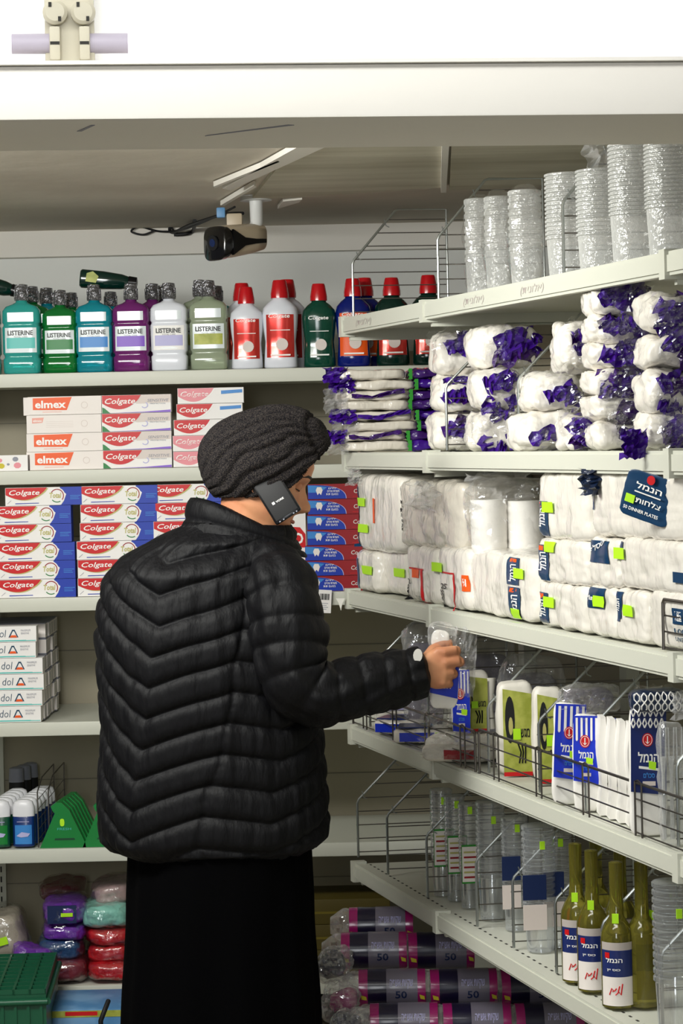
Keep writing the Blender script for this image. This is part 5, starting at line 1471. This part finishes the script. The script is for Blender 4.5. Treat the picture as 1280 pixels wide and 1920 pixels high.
# ---- fifth shelf: cup sleeves and gold bottles ----------------------------------------------
Z5 = RZ[4]
GS = 'clear cup sleeves on the lowest dividered shelf'
for i, (px, y, r, c, lab) in enumerate(((828, 1478, 0.026, 0.075, 'first clear cup sleeve from left with green-edged card'), (853, 1490, 0.024, 0.085, 'second clear cup sleeve with green-edged card'), (878, 1505, 0.022, 0.085, 'third clear cup sleeve with green-edged card'),
    (920, 1500, 0.032, 0.09, 'broad bright cup sleeve right of the green-edged cards'), (965, 1530, 0.028, 0.10, 'dim clear cup sleeve behind the navy tag'), (1010, 1545, 0.034, 0.075, 'tall ribbed clear cup stack left of the gold bottles'), (1045, 1560, 0.030, 0.12, 'dim cup stack in the shade behind the gold bottles'), (1262, 1650, 0.036, 0.05, 'clear cup stack at the right edge beside the gold bottles'))):
    o = cup_stack(px, y, r, c, lab, GS, 'cup_clear', 13, Z5, 0.78, 'cup_sleeve')
    if i < 3:
        b = MB(); hh = 0.085
        b.box(-r*0.9, -r-0.006, 0.070-0.006*i, r*0.95, -r-0.003, 0.070+hh-0.006*i, 'label_green'); b.box(-r*0.86, -r-0.0068, 0.074-0.006*i, r*0.86, -r-0.0058, 0.066+hh-0.006*i, 'card_cream')
        for k in range(6): b.box(-r*0.7, -r-0.0074, 0.082+k*0.011-0.006*i, r*0.6*(1-0.2*(k % 2)), -r-0.0066, 0.086+k*0.011-0.006*i, 'ink_gold' if k % 2 else 'ink_darkred')
        b.build('printed_card', o)
    if i in (4, 5, 6):
        b = MB(); b.box(-r*1.2, -r-0.006, 0.11, r*0.2, -r-0.003, 0.16, 'ink_navy'); b.box(-r*1.2, -r-0.006, 0.05, r*0.2, -r-0.003, 0.10, 'ink_pale'); b.build('printed_card', o)
    b = MB(); b.box(-0.004, -r-0.004, 0.21, 0.006, -r-0.001, 0.226, 'sticker'); b.build('price_sticker', o)
def gold(px, py, c, lab, sc=1.0):
    t, p = onR(px, py, c)
    root = thing('gold_bottle', lab, 'bottle', R(t, c, Z5+0.001), CA-0.25, 'gold bottles on the lowest dividered shelf')
    r = 0.030
    prof = [(0.020, 0), (r, 0.004), (r, 0.125), (r*0.96, 0.135), (r*0.75, 0.150), (0.0135, 0.165), (0.012, 0.20), (0.0125, 0.262), (0.008, 0.264)]
    b = MB(); b.lathe(prof, 'gold_liquid', 32); b.build('glass', root)
    b = MB(); n = 20
    def arc(z0, z1, m, a0=-62, a1=62, off=0.0008):
        vs = []; fs = []
        for k in range(n+1):
            a = radians(a0+(a1-a0)*k/n)
            for z in (z0, z1): vs.append(((r+off)*sin(a), -(r+off)*cos(a), z))
        for k in range(n): fs.append((2*k, 2*k+2, 2*k+3, 2*k+1))
        b.add(vs, fs, m)
    arc(0.008, 0.060, 'card_cream'); arc(0.060, 0.108, 'print_navy'); arc(0.108, 0.122, 'ink_grey_print'); arc(0.094, 0.104, 'ink_red', -44, -26, 0.0016) 
    def wtext(s, a0, w, z, h, m):
        vs, fs = text_geo(s, 0, 0.02)
        b.add([((r+0.0016)*sin(radians(a0)+u*w/r), -(r+0.0016)*cos(radians(a0)+u*w/r), z+v*h) for u, v in vs], fs, m)
    wtext(HN, -40, 0.030, 0.086, 0.009, 'ink_white'); wtext('כוס יין'[::-1], -36, 0.024, 0.070, 0.005, 'ink_white')
    for k in range(4):
        a = -0.5+0.18*k; b.tube([((r+0.001)*sin(a), -(r+0.001)*cos(a), 0.028+0.006*(k % 2)), ((r+0.001)*sin(a+0.15), -(r+0.001)*cos(a+0.15), 0.040-0.004*k), ((r+0.001)*sin(a+0.25), -(r+0.001)*cos(a+0.25), 0.036+0.004*k)], 0.0012, 'ink_red', 4)
    b.build('label', root)
    b = MB(); b.box(-0.008, -0.021, 0.155, 0.004, -0.017, 0.172, 'sticker'); b.build('price_sticker', root)
    return root
gold(1082, 1790, 0.045, 'gold bottle with navy label, leftmost of the row behind the dividers')
gold(1112, 1805, 0.045, 'gold bottle with navy label, second from left in the row')
gold(1158, 1830, 0.040, 'gold bottle with navy label nearest the front divider')
gold(1120, 1770, 0.125, 'gold bottle in the second row, behind the two left ones')
gold(1165, 1790, 0.13, 'gold bottle in the second row, behind the front divider one')
gold(1205, 1820, 0.085, 'dark gold bottle farthest right, label turned away').rotation_euler.z += 2.2
# ------------------------------------------------------------------ security camera and cables
mat('cctv_shell', '#b9aa92', 0.4)
mat('cctv_glass', '#07070a', 0.12, coat=0.6)
mat('pipe_white', '#d9dad8', 0.4)
cv = thing('security_camera', 'beige bullet security camera with black front hanging from the ceiling', 'security camera', W(480, 385, 6.10), 0)
c0 = cv.location.copy()
def cp(px, py, dy=0.0): return W(px, py, 6.10+dy)-c0
b = MB(); top = 2.174-c0.z
b.tube([(0, 0, top), (0, 0, top-0.012)], 0.040, 'pipe_white', 24); b.build('ceiling_plate', cv)
b = MB(); b.tube([(0.0, 0, top-0.010), (0.0, 0, -0.045), (-0.008, -0.01, -0.062), (-0.02, -0.012, -0.070)], [0.017, 0.016, 0.016, 0.014], 'pipe_white', 20); b.build('arm', cv)
# housing: lofted from the rear (right) to the squarish front (left, toward the viewer)
b = MB(); rings = []
A, B_ = cp(490, 447, 0.02), cp(405, 455, -0.085)
d = (B_-A).normalized(); sx = Vector((-d.y, d.x, 0)).normalized(); uz = Vector((0, 0, 1))
for t, w, h, dz in ((0, 0.018, 0.022, 0.002), (0.04, 0.028, 0.032, 0.002), (0.3, 0.036, 0.038, 0.002), (0.7, 0.040, 0.041, 0.0), (0.97, 0.041, 0.042, 0.0), (1.0, 0.040, 0.041, 0.0)):
    c = A.lerp(B_, t)+uz*dz; r = []
    for k in range(32):
        a = 2*pi*k/32; e = 3.2
        r.append(c+sx*(w*math.copysign(abs(cos(a))**(2/e), cos(a)))+uz*(h*math.copysign(abs(sin(a))**(2/e), sin(a))))
    rings.append(r)
b.loft(rings, 'cctv_shell'); b.build('housing', cv, angle=50)
b = MB(); rings = []
for t, w, h in ((0.86, 0.0425, 0.036), (0.93, 0.0430, 0.042), (1.03, 0.042, 0.043), (1.05, 0.038, 0.040)):
    c = A.lerp(B_, t)-uz*0.002; r = []
    for k in range(32):
        a = 2*pi*k/32; e = 3.6
        r.append(c+sx*(w*math.copysign(abs(cos(a))**(2/e), cos(a)))+uz*(h*math.copysign(abs(sin(a))**(2/e), sin(a))))
    rings.append(r)
b.loft(rings, 'cctv_glass'); b.build('front_glass', cv, angle=50)
b = MB(); c = A.lerp(B_, 1.055); b.tube([c, c+d*0.004], 0.019, 'black_matte', 24); b.tube([c+d*0.004, c+d*0.005], 0.010, 'ink_navy', 20); b.build('lens', cv)
b = MB(); pts = []
for t in (0.0, 0.3, 0.6, 0.86): pts.append(A.lerp(B_, t)-sx*0.0)
rg = []
for t, hh in ((0.10, 0.005), (0.35, 0.006), (0.6, 0.010), (0.87, 0.032)):
    c = A.lerp(B_, t)-uz*(0.008-0.006*t); w = 0.032+0.0095*min(1, t*1.4)
    for_s = -1
    rg.append([c-sx*for_s*(w+0.0025)*-1*(-1)+uz*hh if False else c+sx*(w+0.003)*SGN+uz*hh for SGN in (1,)]+[c+sx*(w+0.003)+uz*(-hh)]+[c+sx*(w-0.006)+uz*(-hh)]+[c+sx*(w-0.006)+uz*hh])
b.loft(rg, 'cctv_glass'); b.build('side_stripe', cv, angle=30)
rg2 = [[p-2*sx*((p-A).dot(sx)) for p in r] for r in rg]
b = MB(); b.loft([list(reversed(r)) for r in rg2], 'cctv_glass'); b.build('side_stripe', cv, angle=30)
b = MB(); b.box(-0.075, -0.02, -0.060, -0.035, 0.03, -0.020, 'cctv_shell', 0.006); b.box(-0.10, -0.012, -0.030, -0.078, 0.01, -0.004, 'sky_blue_card', 0.004); b.build('junction_box', cv)
def cable(pts, r, lab):
    b = MB(); P = [W(*p) for p in pts]; o = P[0].copy(); fine = []
    for i in range(len(P)-1):
        p0 = P[max(0, i-1)]; p1 = P[i]; p2 = P[i+1]; p3 = P[min(len(P)-1, i+2)]
        for k in range(6):
            t = k/6; fine.append(0.5*((2*p1)+(-p0+p2)*t+(2*p0-5*p1+4*p2-p3)*t*t+(-p0+3*p1-3*p2+p3)*t**3)-o)
    fine.append(P[-1]-o)
    b.tube(fine, r, 'black_matte', 8); q = b.build('cable', None, o); tag(q, lab, 'cable', 'loose black cables near the security camera')
cable([(455, 400, 6.14), (420, 402, 6.25), (385, 412, 6.5), (350, 424, 6.8), (325, 436, 6.93), (318, 428, 6.93), (335, 416, 6.93)], 0.0045, 'thick black cable running from the security camera to the wall')
cable([(440, 388, 6.16), (400, 408, 6.4), (345, 430, 6.85), (300, 434, 6.93), (262, 425, 6.93), (246, 434, 6.93), (268, 440, 6.93), (290, 432, 6.93)], 0.0030, 'thin black cable with a loop at its left end on the wall')
cable([(240, 414, 6.93), (275, 414, 6.93), (310, 416, 6.93), (322, 428, 6.93), (330, 440, 6.93)], 0.0030, 'short black cable tail along the wall moulding')
cable([(365, 414, 6.7), (362, 432, 6.93), (350, 438, 6.93), (326, 440, 6.93)], 0.0055, 'black connector cable hanging left of the security camera')

# ------------------------------------------------------------------ price tag at the end of the third back shelf
b = MB(); b.box(-0.018, 0, -0.060, 0.018, 0.001, 0, 'card_white')
for k in range(9): b.box(-0.012+k*0.0027, -0.0004, -0.026, -0.0108+k*0.0027+0.0006*(k % 3), 0, -0.010, 'ink_black')
for k in range(4): b.box(-0.012, -0.0004, -0.036-k*0.005, 0.010-0.004*(k % 2), 0, -0.0345-k*0.005, 'ink_grey')
o = b.build('price_tag', None, W(609, 1106, YB-0.012), (0, radians(4), 0)); tag(o, 'hanging white price tag with barcode at the sleeve, below the blue boxes', 'price tag')
b = MB(); b.prism([(-0.010, 0), (0.012, 0), (0.006, -0.012), (0.002, -0.030), (-0.004, -0.010)], 0, 0.004, 'white_plastic'); o = b.build('label_holder', None, W(637, 1122, 5.930)); tag(o, 'small white plastic clip hanging at the end of the third angled shelf', 'clip')

# ------------------------------------------------------------------ garbage bag rolls on the base shelf
Z6 = RZ[5]
b = MB(); quadbox(b, 0.0, 2.6, 0.0, RDEP, Z6-0.10, Z6, 'shelf_paint'); b.build('base_shelf', ru)
GR = 'purple garbage bag rolls under the angled unit'
def roll_mesh():
    L = 0.150; r = 0.042
    segs = [(0.0, 0.020, 'magenta_film'), (0.020, 0.062, 'roll_navy'), (0.062, 0.132, 'roll_grey'), (0.132, L, 'magenta_film')]
    parts = []
    for i, (a, c_, m) in enumerate(segs):
        b = MB(); rr = r+(0.0006 if m == 'roll_grey' else 0)
        n = 40; rings = []
        for j in range(6):
            x = a+(c_-a)*j/5
            rings.append([(x, rr*(1+0.012*noise.noise(Vector((x*60, k*0.4, 1))))*cos(2*pi*k/n), rr*(1+0.012*noise.noise(Vector((x*60, k*0.4, 1))))*sin(2*pi*k/n)) for k in range(n)])
        b.loft(rings, m)
        if m == 'roll_grey':
            for k in range(9):                       # rows of tall condensed lettering round the sleeve
                a0 = -2.5+k*0.17
            vs, fs = text_geo('שקיות אשפה'[::-1], 0, 0.02)
            b.add([(a+0.008+u*0.052, -(rr+0.001)*cos(0.15+v*0.5), (rr+0.001)*sin(0.15+v*0.5)) for u, v in vs], fs, 'ink_lilac')
            vs, fs = text_geo('50', 0, 0.02)
            b.add([(a+0.020+u*0.026, -(rr+0.001)*cos(-0.35+v*0.4), (rr+0.001)*sin(-0.35+v*0.4)) for u, v in vs], fs, 'ink_navy')
        if m == 'magenta_film': b.poly([(a+0.004, -0.006), (c_-0.003, -0.010), (c_-0.002, -0.018), (a+0.006, -0.016)], -r-0.0012, 'yellow_card')
        parts.append((('end_band', 'sleeve_band', 'printed_sleeve', 'end_band')[i], b.mesh('roll_band', True, 40)))
    b = MB(); n = 24; rings = []
    for j in range(7):
        x = -0.045*j/6; rr = r*(1-0.55*(j/6)**1.5)
        rings.append([(x+0.006*noise.noise(Vector((k, j, 3))), rr*(1+0.25*noise.noise(Vector((j*0.9, cos(k)*2, sin(k)*2))))*cos(2*pi*k/n), rr*(1+0.25*noise.noise(Vector((j*0.9+4, cos(k)*2, sin(k)*2))))*sin(2*pi*k/n)) for k in range(n)])
    b.loft(rings, 'clear_film_dense'); parts.append(('film_twist', b.mesh('film_twist', True, 20)))
    return parts
rparts = roll_mesh()
def roll(px, py, Yr, lab, yaw=0.0):
    p = W(px, py, Yr); root = thing('garbage_bag_roll', lab, 'bag roll', p, yaw, GR)
    for n, me in rparts:
        o = place(n, me, root)
    return root
rowsR = [(1783, 5.55, (640, 765), 'second row from the top'), (1853, 5.46, (673, 806, 938), 'third row from the top'), (1917, 5.37, (694, 830, 965), 'bottom row in view'), (1735, 5.70, (655,), 'top row'), (1990, 5.30, (640, 775, 910, 1045), 'row below the picture edge')]
CN = ['leftmost', 'second from left', 'third from left', 'fourth from left']
for py, Yr, xs, nm in rowsR:
    for i, px in enumerate(xs): roll(px, py, Yr, 'purple and navy garbage bag roll, %s, %s' % (nm, CN[i]), 0.03*(i-1))
for i, (px, py, Yr) in enumerate(((625, 1810, 5.45), (640, 1880, 5.38), (655, 1925, 5.30))):
    root = thing('crumpled_bag', ['upper', 'middle', 'lower'][i]+' crumpled clear bag end at the left of the garbage bag rolls', 'bag', W(px, py, Yr), 0, 'crumpled bag ends')
    b, bv = pillow(0.085, 0.07, 0.085, 3, 0.018, 400+i, 14, 'clear_film_dense'); b.build('film', root, (0, -0.03, -0.04), angle=15)
    b, bv = pillow(0.06, 0.05, 0.06, 3, 0.014, 410+i, 10, 'roll_navy' if i != 1 else 'magenta_film'); b.build('contents', root, (0, -0.012, -0.03), angle=25)
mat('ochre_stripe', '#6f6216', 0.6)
# ochre cartons on the lowest back shelf behind the skirt
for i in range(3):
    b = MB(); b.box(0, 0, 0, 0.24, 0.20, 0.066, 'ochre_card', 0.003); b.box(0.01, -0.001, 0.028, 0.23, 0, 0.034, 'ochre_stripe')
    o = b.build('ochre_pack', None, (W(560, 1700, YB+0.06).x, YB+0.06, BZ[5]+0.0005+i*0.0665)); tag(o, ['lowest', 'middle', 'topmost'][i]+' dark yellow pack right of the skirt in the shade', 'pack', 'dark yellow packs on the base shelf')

# ------------------------------------------------------------------ cloths on the lowest back shelf
for nm, col in (('cloth_beige', '#a89f90'), ('cloth_purple', '#6a2aa0'), ('cloth_navy', '#27466e'), ('cloth_mint', '#86c4b4'), ('cloth_red', '#b3141e'), ('cloth_maroon', '#6e2530'), ('cloth_rose', '#a98f8c')):
    mat(nm, col, 0.45, coat=0.7, bump=(50, 0.7, 0.006))
Z0 = BZ[5]
def cloth(x0, x1, y0, y1, m, lab, yaw=0.0, dy=0.03, d=0.20, lbl=None, st=None, zs=None, tilt=0):
    Y = YB+dy; s = F/Y; w = (x1-x0)/s; p = W((x0+x1)/2, y1, Y)
    z = p.z if zs is None else zs+0.001
    h = W((x0+x1)/2, y0, Y).z-z
    root = thing('packed_cloth', lab, 'cloth', (p.x, Y, z), (0, radians(tilt), yaw), 'folded cloths in clear wrap on the base shelf')
    b, bv = pillow(w, d, h, 4, 0.008, int(x0+y0), 12, m); b.build('cloth', root, angle=180)
    b, bv = pillow(w*1.05, d*1.02, h*1.08, 4, 0.010, int(x0+y0)+3, 12, 'clear_film'); b.build('wrap', root, (0, -0.003, -0.001), angle=25)
    if lbl:
        b = MB(); b.box(-w*0.36, -0.002, h*0.15, w*0.30, 0.004, h*0.9, lbl); b.build('printed_label', root)
    if st:
        b = MB(); b.box(-w*0.05, -0.008, h*0.45, w*0.22, -0.004, h*0.60, 'sticker'); b.build('price_sticker', root)
cloth(-60, 62, 1722, 1800, 'cloth_beige', 'beige folded cloth at the left edge of the base shelf', 0.1, st=True, zs=Z0+0.04, tilt=-14)
cloth(60, 160, 1803, 1848, 'cloth_maroon', 'maroon wrapped cloth at the bottom beside the green crate', zs=Z0, dy=0.012)
cloth(72, 158, 1765, 1806, 'cloth_navy', 'navy wrapped cloth in the middle of the left pile', 0.1)
cloth(25, 100, 1776, 1812, 'cloth_purple', 'small purple cloth sticking out of the left pile', 0.3, dy=-0.01, d=0.10, tilt=14)
cloth(74, 156, 1735, 1768, 'cloth_purple', 'bright purple wrapped cloth in the left pile', -0.05)
cloth(78, 160, 1694, 1738, 'cloth_purple', 'purple cloth with navy label and lime sticker on top of the left pile', 0.05, lbl='ink_navy', st=True)
cloth(160, 250, 1806, 1846, 'cloth_red', 'lowest red wrapped cloth in the right pile', zs=Z0, dy=0.012)
cloth(160, 246, 1774, 1808, 'cloth_red', 'middle red wrapped cloth in the right pile')
cloth(160, 246, 1742, 1776, 'cloth_red', 'topmost red wrapped cloth in the right pile', 0.06)
cloth(157, 244, 1700, 1744, 'cloth_mint', 'mint green wrapped cloth above the red ones', 0.1)
cloth(172, 250, 1658, 1702, 'cloth_rose', 'greyish pink cloth on top of the right pile', 0.0, dy=0.10, tilt=-8)
cloth(70, 150, 1660, 1692, 'cloth_maroon', 'dark maroon cloth in the shade behind the left pile', 0.0, dy=0.22)

# ------------------------------------------------------------------ things standing on the floor at lower left
mat('crate_green', '#0b5236', 0.4, bump=(120, 0.2, 0.001))
crt = thing('plastic_crate', 'dark green plastic crate turned upside down with a lattice bottom, lower left', 'crate', W(-20, 1860, 5.80)*1.0, 0)
crt.location.z = 0.0; crt.rotation_euler.z = radians(3)
b = MB(); w, d, h = 0.135, 0.42, 0.252
for x0, y0, x1, y1 in ((-w, 0, w, 0.008), (-w, d-0.008, w, d), (-w, 0.008, -w+0.008, d-0.008), (w-0.008, 0.008, w, d-0.008)):
    b.box(x0, y0, 0.0005, x1, y1, h-0.012, 'crate_green')
for k in range(9):
    x = -w+0.012+k*(2*w-0.024)/8; b.box(x-0.0035, -0.006, 0.02, x+0.0035, 0, h-0.035, 'crate_green')
b.box(-w-0.008, -0.010, 0.0005, w+0.008, 0.0, 0.02, 'crate_green', 0.002)
b.build('side_walls', crt)
b = MB(); n = 7
for k in range(n+1):
    x = -w+2*w*k/n; b.box(x-0.003 if k else x, 0.0, h-0.014, x+0.003 if k < n else x, d, h, 'crate_green')
for k in range(11):
    y = d*k/10; b.box(-w, max(0, y-0.003), h-0.0135, w, min(d, y+0.003), h-0.0005, 'crate_green')
b.box(-w+0.004, 0.004, h-0.022, w-0.004, d-0.004, h-0.012, 'plastic_darkgreen'); b.build('lattice_bottom', crt)
b = MB(); b.tube([(-w-0.004, -0.006, h-0.03), (w+0.004, -0.006, h-0.03)], 0.008, 'crate_green', 10); b.tube([(w+0.004, -0.004, h-0.03), (w+0.004, d, h-0.03)], 0.008, 'crate_green', 10); b.build('rim', crt)
bx = thing('picture_carton', 'pale blue carton with yellow edge on the floor below the base shelf', 'box', (W(84, 1880, 6.0).x, 6.0, 0.0))
b = MB(); b.box(0, 0, 0.0005, 0.30, 0.22, 0.155, 'sky_blue_card', 0.002); b.box(0.004, -0.001, 0.136, 0.296, 0.0, 0.152, 'ink_olive'); b.box(0.05, -0.0014, 0.140, 0.13, -0.0006, 0.150, 'ink_red')
for x, z, r in ((0.04, 0.10, 0.025), (0.24, 0.11, 0.022)): b.poly([(x+r*cos(k*pi/8), z+r*0.5*sin(k*pi/8)) for k in range(16)], -0.0016, 'card_cream')
b.poly([(0.12+0.014*cos(k*pi/8), 0.085+0.008*sin(k*pi/8)) for k in range(16)], -0.0016, 'ink_pale'); b.build('carton', bx, angle=30)
tb_ = thing('green_tub', 'small green tub with a black handle in front of the pale blue carton', 'tub', (W(192, 1905, 5.84).x, 5.84, 0.0))
b = MB(); b.sup([(0.0005, 0.030, 0.045, 3), (0.135, 0.034, 0.05, 3), (0.142, 0.034, 0.05, 3), (0.142, 0.030, 0.046, 3), (0.10, 0.028, 0.044, 3)], 'crate_green', 32); b.build('tub', tb_)
b = MB(); b.tube([(-0.004, 0.0, 0.135), (-0.004, -0.005, 0.165), (0.006, 0.0, 0.19), (0.012, 0.03, 0.205)], 0.006, 'black_matte', 10); b.build('handle', tb_)
